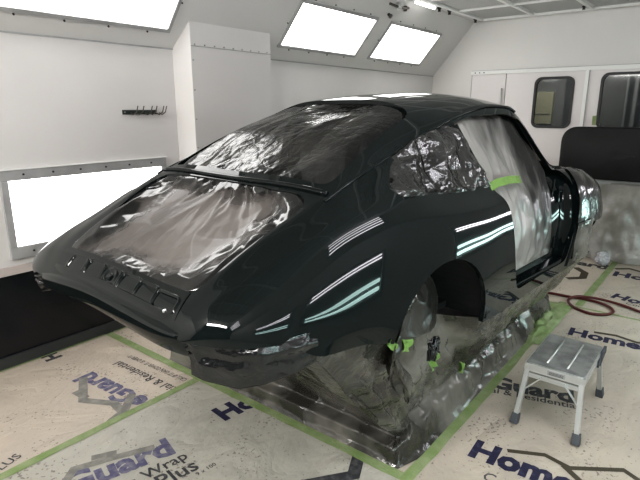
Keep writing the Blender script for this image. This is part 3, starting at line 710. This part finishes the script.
# drip rails along the roof edges
for s in (-1, 1):
    pts = [(x, s*(g(3, x)[0]+.004), g(3, x)[1]-.002) for x in np.linspace(-.30, 1.28, 60)]
    MB().tube(pts, .0065, 6).build('drip_rail', M['paint'], car, smooth=True)
# lid seam at base of rear window (raised cowl lip)
pts = [(-.272-.015*(1-(y/.5)**2), y, top_z(-.272-.015*(1-(y/.5)**2), y)+.003) for y in np.linspace(-.555, .555, 40)]
MB().tube(pts, .011, 8).build('window_sill_lip', M['paint'], car, smooth=True)
# floor pan, wheel tubs, firewalls, inner jambs
f = MB(); f.box((-.08, -.60, .30), (2.1, .60, .33)); f.build('floor_pan', M['dark_in'], car)
for s in (-1, 1):
    f = MB(); P = []
    for a in np.linspace(.0, PI-.55, 30):
        P.append([(.165+.385*math.cos(a), s*yy, .29+.39*math.sin(a)) for yy in (.47, .60, .81)])
    f.grid(P)
    f.prism([(.165+.39*math.cos(a), .29+.39*math.sin(a)) for a in np.linspace(.0, PI-.55, 24)], 1, s*.46, s*.47)
    f.build('wheel_tub', M['dark_in'], car)
    # sill step and hinge post
    f = MB(); f.prism([(.775,.30),(.765,.345),(.715,.352),(.70,.385),(.60,.39),(.60,.30)] if s > 0 else [(-a, b) for a, b in [(.775,.30),(.765,.345),(.715,.352),(.70,.385),(.60,.39),(.60,.30)]], 0, .86, 1.75)
    f.build('door_sill', M['paint_in'], car, bevel=.004)
    f = MB(); P = []
    for z in np.linspace(.33, .90, 14):
        yy = side_y(1.6, z); P.append([(1.40, s*(yy-.16), z), (1.44, s*(yy-.085), z), (1.455, s*(yy-.07), z), (1.60, s*(yy-.062), z), (1.675, s*(yy-.055), z), (1.69, s*(yy-.03), z), (1.712, s*(yy-.004), z)])
    f.grid(P); hp_ = f.build('hinge_post', M['paint_in'], car, smooth=True)
    for z0 in (.42, .70):
        f = MB(); f.box((1.55, s*.70, z0), (1.61, s*.735, z0+.07)); f.build('hinge', M['paint'], hp_, bevel=.006)
    f = MB(); f.tube([(1.50, s*.705, .34), (1.50, s*.705, .60), (1.52, s*.705, .84)], .007, 6); f.build('door_seal', M['paint'], hp_, smooth=True)
    # latch post at the rear of the door opening
    f = MB(); P = []
    for (x, z) in [(.62,1.165),(.66,1.0),(.70,.872),(.762,.822),(.785,.70),(.83,.50),(.905,.34)]:
        yo = side_y(x, z); P.append([(x-.0, s*(yo-.016), z), (x+.012, s*(yo-.05), z), (x+.0, s*(yo-.13), z)])
    f.grid(P); f.build('latch_post', M['paint_in'], car, smooth=True)
    f = MB(); f.tube([(.585, s*(side_y(.585,1.15)-.012), 1.165), (.62, s*(side_y(.62,1.03)-.012), 1.03), (.675, s*(side_y(.675,.89)-.012), .885)], .016, 8); f.build('side_pillar', M['paint'], car, smooth=True)

# ------------------------------------------------------------------ film patches on the car
def ridged(p, sc, seed):
    v = Vector(p)*sc + Vector((seed, seed*1.7, -seed))
    w = noise.noise_vector(v*.7)*.9
    return 1 - abs(noise.noise(v + w))*2.2
def crum(p, seed, metric='MANHATTAN'):
    q = Vector(p) + Vector((seed, -seed*.7, seed*1.3)); q += noise.noise_vector(q*.6)*.35
    return noise.voronoi(q, distance_metric=metric)[0][0]
def disc_patch(poly, fn, parent, name, m, amp, sc, edge_amp, seed, rings=46, seg=200, grow=1.0, mode='z', sag=0, aniso=(1,1), fan=None, off=.004, oct2=2.6):
    """patch spanning a closed outline, crumpled; fn(u,v)->3D point, normal offset along n"""
    pts = [Vector(p) for p in poly]; N = len(pts); L = [(pts[(i+1)%N]-pts[i]).length for i in range(N)]; T = sum(L); B = []
    for k in range(seg):
        d = T*k/seg; i = 0
        while d > L[i] and i < N-1: d -= L[i]; i += 1
        B.append(pts[i].lerp(pts[(i+1)%N], d/L[i]))
    c = sum(B, Vector((0, 0)))/seg; P = []
    for r in range(rings+1):
        t = r/rings; tt = t; row = []
        for k in range(seg+1):
            q = c + (B[k % seg]-c)*tt*grow
            base, n = fn(q.x, q.y)
            e = (1-tt)
            am = amp + edge_amp*math.exp(-((e)/.12)**2)
            w = base.copy(); w.x *= aniso[0]; w.y *= aniso[1]
            if fan is not None:
                dx, dy = base.x-fan[0], base.y-fan[1]; rr = math.hypot(dx, dy); th = math.atan2(dy, -dx)
                w = Vector((rr*.9, th*.62, 0))
            h = amp*1.6*(crum(w*sc, seed)-.6) + (amp*.28 + edge_amp*math.exp(-(e/.14)**2))*(crum(w*sc*oct2, seed+3)-.55) - sag*min(1, e*4)
            h = h*min(1, e*14)
            if off < 0: h = min(h, .010)
            row.append(base + n*(h + off))
        P.append(row)
    o = MB().grid(P).build(name, m, parent, smooth=True, fix=False)
    at = o.data.attributes.new('rim', 'FLOAT', 'POINT'); nr = len(P[0])
    for i in range(len(P)):
        for k in range(nr): at.data[i*nr+k].value = i/rings
    return o
def top_fn(x, y):
    z = top_z(x, y); e = .02
    n = Vector((-(top_z(x+e, y)-top_z(x-e, y))/(2*e), -(top_z(x, y+e)-top_z(x, y-e))/(2*e), 1)).normalized()
    return Vector(tail_warp((x, y, z))), n
def side_fn(s, inset=0):
    def f(x, z):
        y = side_y(x, z)-inset; e = .015
        n = Vector((-(side_y(x+e, z)-side_y(x-e, z))/(2*e), 1, -(side_y(x, z+e)-side_y(x, z-e))/(2*e))).normalized()
        return Vector((x, s*y, z)), Vector((n.x, s*n.y, n.z))
    return f
lid_film_poly = round_poly([(-.762,-.465),(-.325,-.51),(-.325,.51),(-.800,.43)], [.06,.11,.11,.06], 8)
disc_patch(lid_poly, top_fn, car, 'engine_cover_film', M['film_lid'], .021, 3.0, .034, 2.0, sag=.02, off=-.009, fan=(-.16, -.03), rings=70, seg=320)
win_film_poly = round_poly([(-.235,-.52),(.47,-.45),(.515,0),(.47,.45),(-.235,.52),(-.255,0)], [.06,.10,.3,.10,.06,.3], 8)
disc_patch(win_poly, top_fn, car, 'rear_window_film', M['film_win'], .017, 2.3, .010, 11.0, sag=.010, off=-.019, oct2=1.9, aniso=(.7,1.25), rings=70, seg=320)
for s in (-1, 1):
    disc_patch([(p[0], p[1]) for p in round_poly([(-.045,.955),(.07,1.04),(.22,1.095),(.50,1.168),(.58,1.17),(.69,.885),(.56,.88),(.125,.908),(-.01,.915)], .03)], side_fn(s, .006), car, 'quarter_window_film', M['film_qtr'], .032, 4.6, .018, 21.0+s, rings=44, seg=220, aniso=(1.3,1))
    dp = round_poly([(.675,.885),(.74,.83),(.765,.70),(.805,.50),(.87,.415),(1.49,.405),(1.44,.60),(1.46,.885),(1.285,1.18),(1.10,1.205),(.731,1.196),(.575,1.165)], .03)
    disc_patch(dp, side_fn(s, .055), car, 'door_opening_film', M['film_door'], .018, 3.2, .010, 31.0+s, rings=50, seg=240, aniso=(2.2,.9))
disc_patch(ws_poly, top_fn, car, 'windscreen_film', M['film_screen'], .008, 5, .004, 41.0, rings=24, seg=120)
# green tape across the door film
f = MB(); rows = []
for t in np.linspace(0, 1, 20):
    x = .66 + .36*t; z = .887+.012*math.sin(t*3); rows.append([(x, -(side_y(x, z+d)-.002+.004*math.sin(t*17)), z+d) for d in (-.018, 0, .018)])
f.grid(rows); f.build('film_tape', M['tape_bright'], car, smooth=True)
# masked bumper ends under the tail corners
def bumper_end(s, path, zt, zb, seed):
    pts = [Vector((a_, b_, 0)) for a_, b_ in path]; P = []; N = 60
    for i in range(N+1):
        t = i/N*(len(pts)-1); k = min(int(t), len(pts)-2); p = pts[k].lerp(pts[k+1], t-k); d = (pts[k+1]-pts[k]).normalized(); out = Vector((-d.y, d.x, 0)) * -1
        tt = i/N; row = []
        for j in range(18):
            v = j/17; h = ((crum((tt*4.5, v*2.0, seed), 2)-.6)*.032 + (crum((tt*10, v*4, seed), 6)-.6)*.012)*math.sin(PI*min(1, .15+v))
            z = np.interp(tt, [0, .3, .6, 1], zt)*(1-v) + np.interp(tt, [0, .3, .6, 1], zb)*v
            row.append((p.x + out.x*h*-1 + .012*v, s*(p.y - out.y*h - .012*v), z + h*.3))
        zz = row[-1][2]; row += [(row[-1][0]+.05, row[-1][1]-s*.05, zz+.01), (row[-1][0]+.16, row[-1][1]-s*.15, zz+.05)]
        P.append(row)
    MB().grid(P).build('bumper_end_film', M['film_black'], car, smooth=True)
bumper_end(-1, [(-.66,.43),(-.800,.475),(-.832,.50),(-.815,.545),(-.765,.63),(-.70,.70),(-.61,.745),(-.535,.762)], [.57,.57,.57,.57], [.45,.425,.40,.455], 3.3)
bumper_end(1, [(-.72,.42),(-.82,.50),(-.875,.60),(-.89,.665),(-.86,.72),(-.74,.77),(-.56,.775)], [.53,.52,.52,.55], [.49,.455,.42,.46], 8.1)
# front fender film and lamp nacelle
def fend(s):
    def patch(x0, x1, zlo, zhi, name, m, amp):
        P = []
        for x in np.linspace(x0, x1, 40):
            sc = sec_at(x); row = []
            ys = np.interp(-np.linspace(zhi(x), zlo, 30), -sc[20:, 1], sc[20:, 0])
            for z, y in zip(np.linspace(zhi(x), zlo, 30), ys):
                n_ = amp*crum((x*5, y*5, z*3), 50)+.003; row.append((x, s*(y+n_), z+n_*.6))
            P.append(row)
        MB().grid(P).build(name, m, car, smooth=True, fix=False)
    patch(1.715, 2.42, .53, lambda x: g(5, x)[1]+.02, 'front_fender_film', M['film_fender'], .012)
    patch(1.72, 1.93, .30, lambda x: .55, 'fender_skirt_film', M['film_skirt'], .02)
    # rear edge flange of front fender (dark return)
    f = MB(); P = []
    for (x, z) in [(1.60,.90),(1.665,.885),(1.70,.82),(1.712,.72),(1.712,.60),(1.705,.48),(1.685,.36),(1.66,.29)]:
        yo = side_y(x+.03, z); P.append([(x, s*(yo-.08), z), (x-.004, s*(yo-.004), z), (x+.02, s*(yo+.008), z), (x+.05, s*(yo+.004), z)])
    f.grid(P); f.build('front_fender_edge', M['paint'], car, smooth=True)
fend(-1); fend(1)

# ------------------------------------------------------------------ lift under the car, and the skirt
lift = empty('car_lift', (3.2, 1.75, 0), 0, 'low lift platform under the car, wrapped in smoky film', 'lift')
MB().box((-1.14, -.60, 0.008), (1.05, .75, .06)).build('platform', M['kerb'], lift, bevel=.01)
for x in (-.9, 1.0):
    for y in (-.45, .35):
        MB().box((x-.06, y-.06, .06), (x+.06, y+.06, .695)).build('post', M['steel'], lift)
def skirt_profile(pts, n):
    P = []; K_ = [Vector(p) for p in pts]
    for i in range(len(n)):
        for k in range(n[i]): P.append(K_[i].lerp(K_[i+1], k/n[i]))
    P.append(K_[-1]); return P
stations = []
# rear run: hangs from under the tail, slopes inwards to the lift, then over its edge to the floor tape
for t in np.linspace(0, 1, 70):
    cy = .70 - 1.42*t; y = 2.75 - (2.75-1.06)*t
    top = W(-.56 if abs(cy) < .66 else -.56+.0, cy, .50 + .03*max(0, (abs(cy)-.6)/.12))
    stations.append((top, top.lerp(Vector((1.95, y, .10)), .5) + Vector((.06, 0, -.05)), Vector((1.95, y, .10)), Vector((1.87, y-.02*t, .085)), Vector((1.865, y-.03*t, .03)), Vector((1.845, y-.05*t, .008))))
for t in np.linspace(0, 1, 40)[1:]:
    cx = -.56+.40*t; top = W(cx, -.745-.03*t, .49-.02*t); a = min(1, max(0, (t-.25)/.75))
    e1 = Vector((1.95+.07*a, 1.06, .10+.04*a)); 
    stations.append((top, top.lerp(e1, .5)+Vector((.03, .03, -.03)), e1, Vector((1.87+.11*a, 1.04-.02*a, .085+.03*a)), Vector((1.865+.10*a, 1.015-.02*a, .03)), Vector((1.845+.12*a, 1.00-.04*a, .008))))
for t in np.linspace(0, 1, 150)[1:]:
    cx = -.16+2.30*t
    zt = float(np.interp(cx, [-.2, -.12, .0, .3, .50, .56, 2.8], [.47, .40, .33, .31, .29, .285, .29]))
    ins = float(np.interp(cx, [-.2, -.1, 0, .42, .54, 2.8], [.02, .08, .17, .17, .02, .015]))
    top = W(cx, -(.79-ins), zt); x = 1.99+2.35*t; e1 = Vector((x, 1.06, .16))
    stations.append((top, top.lerp(e1, .55)+Vector((0, -.02, 0)), e1, Vector((x, 1.02, .12)), Vector((x, .985, .03)), Vector((x, .957, .008))))
for t in np.linspace(0, 1, 24)[1:]:
    cy = -.77+1.5*t; top = W(2.14, cy, .33); y = .96+1.8*t
    stations.append((top, Vector((4.34, y, .36)), Vector((4.36, y, .15)), Vector((4.38, y, .13)), Vector((4.41, y, .03)), Vector((4.44, y, .008))))
P = []; arc = 0
for i, st in enumerate(stations):
    if i: arc += ((st[0]+st[4])/2 - (stations[i-1][0]+stations[i-1][4])/2).length
    prof = skirt_profile(st, (20, 16, 5, 6, 5)); row = []; nn = len(prof)-1
    a = stations[max(i-1, 0)]; b = stations[min(i+1, len(stations)-1)]
    tg = (b[3]-a[3]); tg.z = 0; tg = tg.normalized() if tg.length > 1e-5 else Vector((0, -1, 0)); out = Vector((tg.y, -tg.x, 0))
    for j, p in enumerate(prof):
        v = j/nn; env = .12 + .88*math.sin(PI*min(1, v*1.05))
        if v > .9: env *= max(0, (1-v)/.1)
        q = Vector((arc*3.6 + v*.9, v*1.7, 2.0))
        sd = 1 if i > 72 else 0
        h = 1.0*(crum(q, 5)-.6) + (.45+.35*sd)*(crum(q*2.3, 9)-.6) + (.16+.22*sd)*(crum(q*5.1, 4)-.6)
        o = p + (out*.9 + Vector((0, 0, .35)))*h*env*.055
        if o.z < .006: o.z = .006
        row.append(o)
    P.append(row)
sk = MB().grid(P).build('film_skirt', M['film_skirt'], None, smooth=True, fix=False)
tag(sk, 'smoky film skirt hanging from the car sill down to the taped floor', 'plastic film')
kn = MB(); pts = []
for i in range(90):
    a = i*.9; pts.append((.03*math.cos(a)*(1+.4*math.sin(i*.37)), .012*math.sin(i*1.3), .04*math.sin(a*1.13)*(1+.3*math.cos(i*.53))))
kn.tube(pts, .0045, 5); ko = kn.build('crumpled_film_knot', M['film_black'], None, smooth=True); ko.location = (1.86, .86, .66)
tag(ko, 'small knot of twisted black film on the skirt beside the star shaped tape', 'plastic film')
# film bulging over the masked rear hub
P = []
for a in np.linspace(-.2, PI*1.08, 50):
    row = []
    for r_ in np.linspace(.0, 1, 20):
        x = .14 + .33*r_*math.cos(a); z = .30 + .30*r_*math.sin(a); bul = .58 + .10*(1-r_**2) + (.05 if x < 0 else 0)
        bul += .022*ridged((x, z, 0), 7, 60)
        row.append((x, -bul - .08*max(0, .1-x), z))
    P.append(row)
MB().grid(P).build('wheel_arch_film', M['film_arch'], car, smooth=True, fix=False)
P = []
for t in np.linspace(0, 1, 40):     # the pale crease of film at the rear of the arch
    a = PI*(1.0 - .42*t); row = []
    for r_ in np.linspace(0, 1, 12):
        x = .165 + (.365-.13*r_*(1-.4*t))*math.cos(a); z = .29 + (.365-.13*r_*(1-.4*t))*math.sin(a) - .03*(1-t); x += .03*(crum((t*5, r_*2, 1), 3)-.6)
        row.append((x, -(.80-.12*r_ + .05*(crum((t*6, r_*2.5, 2), 61)-.5)*min(1, r_*4)), z))
    P.append(row)
MB().grid(P).build('arch_edge_film', M['film_fold'], car, smooth=True, fix=False)
# green tape tabs on the skirt
from_cam = None
def tape_tab(name, p, u, v, label):
    f = MB(); P = []
    for i in range(7):
        P.append([Vector(u)*(i/6-.5) + Vector(v)*(j/3-.5) + Vector((0, -.012*math.sin(i*2.1+j), .006*math.sin(i*1.3))) for j in range(4)])
    o = f.grid(P).build(name, M['tape_bright'], None, smooth=True); o.location = p; return tag(o, label, 'tape', 'bright green tape pieces on the film skirt')
for (p, u, v, lab) in [
    ((1.51, .862, .81), (.05, 0, -.05), (.02, 0, .02), 'green tape tab highest on the skirt near the tail'),
    ((1.62, .862, .765), (.07, .0, -.01), (.01, 0, .04), 'ragged green tape piece just right of the highest tab'),
    ((1.88, .865, .585), (.07, 0, .03), (-.02, 0, .045), 'star shaped green tape piece at the hub film'),
    ((2.19, .865, .43), (.03, 0, -.01), (.01, 0, .045), 'single green tape tab under the wheel arch front')]:
    tape_tab('tape_piece', p, u, v, lab)
# crumpled tape and film heap where the skirt meets the floor beyond the stool
f = MB(); P = []
for i in range(40):
    row = []
    for j in range(30):
        x = 3.75 + .95*i/39; y = .86 + .20*j/29; e = math.sin(PI*i/39)*math.sin(PI*j/29)
        row.append((x-4.1, y-.95, .004 + e*(.02 + .05*abs(noise.noise(Vector((x*9, y*13, 1)))) + .03*noise.noise(Vector((x*25, y*25, 4))))))
    P.append(row)
tp = f.grid(P).build('crumpled_tape_heap', M['tape'], None, smooth=True); tp.location = (3.96, .95, .006)
tag(tp, 'crumpled lime tape bunched on the floor at the skirt foot near the red hose', 'tape')

# ------------------------------------------------------------------ wrapped table with the dark panel
tb = empty('side_table', (6.62, .55, 0), 0, 'table by the doors, hidden under a grey plastic drape', 'table')
MB().box((-.24, -.9, .84), (.24, .90, .87)).build('tabletop', M['frame'], tb)
for x in (-.2, .2):
    for y in (-.85, .85): MB().box((x-.02, y-.02, 0.008), (x+.02, y+.02, .84)).build('leg', M['steel'], tb)
P = []
path = [(6.90, 1.50)] + [(6.86-.5*t, 1.50) for t in np.linspace(0, 1, 10)] + [(6.36+.02*math.sin(t*9), 1.50-1.98*t) for t in np.linspace(0, 1, 60)]
for i, (x, y) in enumerate(path):
    row = []
    side = i < 11
    for j in range(30):
        v = j/29; z = .885*(1-v)
        if j == 0: row.append((6.62, min(y, 1.42), .885)); continue
        fold = .05*noise.noise(Vector((i*.22, v*1.2, 5)))*(.3+v) + (.07*(crum((i*.17, v*1.6, 3), 4)-.6) + .03*(crum((i*.4, v*4, 3), 8)-.6))*min(1, v*3)
        fl = .06*v*v
        if side: row.append((x, y+fold+fl - .04, max(z, .01)))
        else: row.append((x-fold-fl, y, max(z, .01)))
    P.append([Vector(p)-Vector((6.62, .55, 0)) for p in row])
td = MB().grid(P).build('plastic_drape', M['film_table'], tb, smooth=True)
pn = empty('painted_panel', (6.30, .80, .89), 0, 'large matte black painted body panel with rounded corner standing on the draped table', 'car panel')
out = round_poly([(.72, 0), (.72, .56), (-.75, .56), (-.75, 0)], [.02, .17, .10, .02], 8)
def pshape(y, z): return -.05*math.sin(PI*min(1, max(0, z/.56)))*.7
fp = MB(); n = len(out); rings = []
for k, t in enumerate((1, .985, .93, .8, .6, .4, .2, .03)):
    rings.append([(pshape(0, .27+(q[1]-.27)*t) - (.012 if t < .99 else 0) - (.012 if (.27+(q[1]-.27)*t) < .30 else 0), q[0]*t, .27+(q[1]-.27)*t) for q in out + [out[0]]])
fp.grid(rings); fp.build('outer_skin', M['panel'], pn, smooth=True)
f = MB(); f.prism(out, 0, .004, .02); f.build('inner_skin', M['rubber'], pn)
f = MB(); f.bar((.02, -.4, .1), (.22, -.4, .0), .03, .03); f.bar((.02, .4, .1), (.22, .4, .0), .03, .03); f.build('support_foot', M['steel'], pn)
gt = MB(); gt.add([(0, -.022, -.05), (0, .022, -.05), (0, .026, .055), (0, -.018, .06)], [(0,1,2,3)])
o = gt.build('tape_note', M['tape'], None); o.location = (6.965, 1.345, 1.50); tag(o, 'small green tape scrap on the wide door window edge', 'tape')

# wad of film on the floor
bm = bmesh.new(); bmesh.ops.create_icosphere(bm, subdivisions=4, radius=1)
for v in bm.verts:
    d = v.co.copy(); k = .75 + .35*ridged(d, 1.6, 3) + .12*noise.noise(d*5); v.co = Vector((d.x*.085*k, d.y*.07*k, max(-.6, d.z)*.085*k))
me = bpy.data.meshes.new('w'); bm.to_mesh(me); bm.free()
wd = link('film_wad', me, M['wad'], None, True); wd.location = (6.12, .93, .055); tag(wd, 'crumpled ball of pale film on the floor by the wrapped table', 'plastic film')

# red hose
hp = [(4.70, 1.35), (4.76, 1.12), (4.77, .93), (4.79, .78), (4.74, .64), (4.63, .57), (4.52, .60), (4.46, .71), (4.52, .85), (4.64, .92), (4.76, .87), (4.83, .72), (4.83, .56), (4.75, .39), (4.62, .18), (4.5, -.02)]
def crom(pts, n=10):
    P = [Vector((*p, 0)) for p in pts]; P = [P[0]*2-P[1]] + P + [P[-1]*2-P[-2]]; out = []
    for i in range(1, len(P)-2):
        for k in range(n):
            t = k/n; out.append(.5*((2*P[i]) + (-P[i-1]+P[i+1])*t + (2*P[i-1]-5*P[i]+4*P[i+1]-P[i+2])*t*t + (-P[i-1]+3*P[i]-3*P[i+1]+P[i+2])*t**3))
    return out + [P[-2]]
hs = crom(hp); N = len(hs)
for i, p in enumerate(hs): p.z = .016 + (.022*math.exp(-((i-100)/14)**2))
hz = MB().tube([p - Vector((4.7, .7, 0)) for p in hs], .0115, 10).build('air_hose', M['hose'], None, smooth=True); hz.location = (4.7, .7, 0)
tag(hz, 'dark red air hose looped once on the floor paper', 'hose')

# ------------------------------------------------------------------ step stool
st = empty('step_stool', (2.855, .545, .0036), .0, 'small worn aluminium step stool with grey feet beside the car', 'stool')
T = .325; hx, hy = .225, .143
f = MB(); f.prism(rrect(-hx, hx, -hy, hy, .02), 2, T, T+.012); 
f.prism([(-hx, T+.006), (-hx+.005, T-.032), (-hx+.012, T-.032), (-hx+.012, T+.006)], 1, -hy+.01, hy-.01) if False else None
top = f.build('tread', M['alu'], st, bevel=.002)
f = MB()
for (a, b) in (((-hx, -hy), (hx, -hy)), ((hx, -hy), (hx, hy)), ((hx, hy), (-hx, hy)), ((-hx, hy), (-hx, -hy))):
    f.bar((a[0], a[1], T-.014), (b[0], b[1], T-.014), .010, .040)
f.build('apron', M['alu_side'], st)
for y in (-.05, .05):
    f = MB(); f.tube([(-hx+.05, y, T+.012), (hx-.05, y, T+.012)], .006, 6); f.build('tread_rib', M['alu_side'], top, smooth=True)
f = MB(); f.box((-hx-.008, -.055, T-.024), (-hx-.004, .03, T+.0)); f.build('maker_plate', M['frame'], st)
for k in range(3):
    MB().box((-hx-.0092, -.048, T-.020+k*.006), (-hx-.0078, .022, T-.018+k*.006)).build('plate_line', M['rubber'], st)
for sx in (-1, 1):
    for sy in (-1, 1):
        a, b = (sx*(hx-.012), sy*(hy-.012), T-.02), (sx*(.291-.006), sy*.152, .02)
        f = MB(); f.bar(a, b, .030, .024, up=(0, 1, 0)); lg = f.build('leg', M['alu_side'], st, bevel=.002)
        f = MB(); f.bar((a[0]+(b[0]-a[0])*.88, a[1]+(b[1]-a[1])*.88, .055), (sx*.291, sy*.153, .0), .040, .036, up=(0, 1, 0), taper=1.12); f.build('foot', M['foot'], lg, bevel=.003)
    f = MB(); f.bar((sx*(hx-.002), -hy+.01, T-.055), (sx*(hx-.002), hy-.01, T-.055), .012, .026); f.build('cross_bar', M['alu_side'], st)
    for sy in (-1, 1):
        f = MB(); f.bar((sx*(hx+.004), sy*(hy-.09), T-.05), (sx*(hx+.024), sy*(hy-.008), T-.14), .006, .012, up=(1, 0, 0)); f.build('brace', M['alu_side'], st)
f = MB()
f.box((hx-.10, -hy-.018, T-.02), (hx+.006, -hy-.004, T+.018)); f.box((hx-.16, -hy-.014, T-.05), (hx-.11, -hy-.004, T-.01)); f.bar((hx-.13, -hy-.012, T-.045), (hx-.01, -hy-.012, T-.005), .012, .016)
f.build('lock_bracket', M['foot'], st, bevel=.002)

# ------------------------------------------------------------------ light, world, camera
w = bpy.data.worlds.new('World'); bpy.context.scene.world = w; w.use_nodes = True
w.node_tree.nodes['Background'].inputs[0].default_value = (.75, .78, .8, 1); w.node_tree.nodes['Background'].inputs[1].default_value = .1
def area(name, loc, rot, sx, sy, power, col=(1, 1, 1)):
    l = bpy.data.lights.new(name, 'AREA'); l.shape = 'RECTANGLE'; l.size = sx; l.size_y = sy; l.energy = power; l.color = col
    o = bpy.data.objects.new(name, l); C.objects.link(o); o.location = loc; o.rotation_euler = rot; return o
area('rear_fill', (-2.2, 1.7, 2.60), (0, math.radians(-52), 0), .22, 2.4, 140, (1, .98, .95))  # added fill light behind the camera, brightens the foreground floor
cor = bpy.data.lights.new('corridor_fill', 'POINT'); cor.energy = 70; cor.color = (1, .97, .92); cor.shadow_soft_size = .2  # added fill light, lifts the view through the door windows
co_ = bpy.data.objects.new('corridor_fill', cor); C.objects.link(co_); co_.location = (7.7, 1.9, 2.5)
cam = bpy.data.cameras.new('camera'); co2 = bpy.data.objects.new('camera', cam); C.objects.link(co2)
cam.sensor_width = 36; cam.lens = 515/640*36; cam.clip_start = .02
yaw, pitch = .6696, .2497
fwd = Vector((math.cos(yaw)*math.cos(pitch), math.sin(yaw)*math.cos(pitch), -math.sin(pitch)))
co2.location = (0, 0, 1.64); co2.rotation_euler = fwd.to_track_quat('-Z', 'Y').to_euler()
sc = bpy.context.scene; sc.camera = co2
sc.view_settings.view_transform = 'Standard'; sc.view_settings.look = 'Medium High Contrast'; sc.view_settings.exposure = 0.0
for m in bpy.data.materials: pass
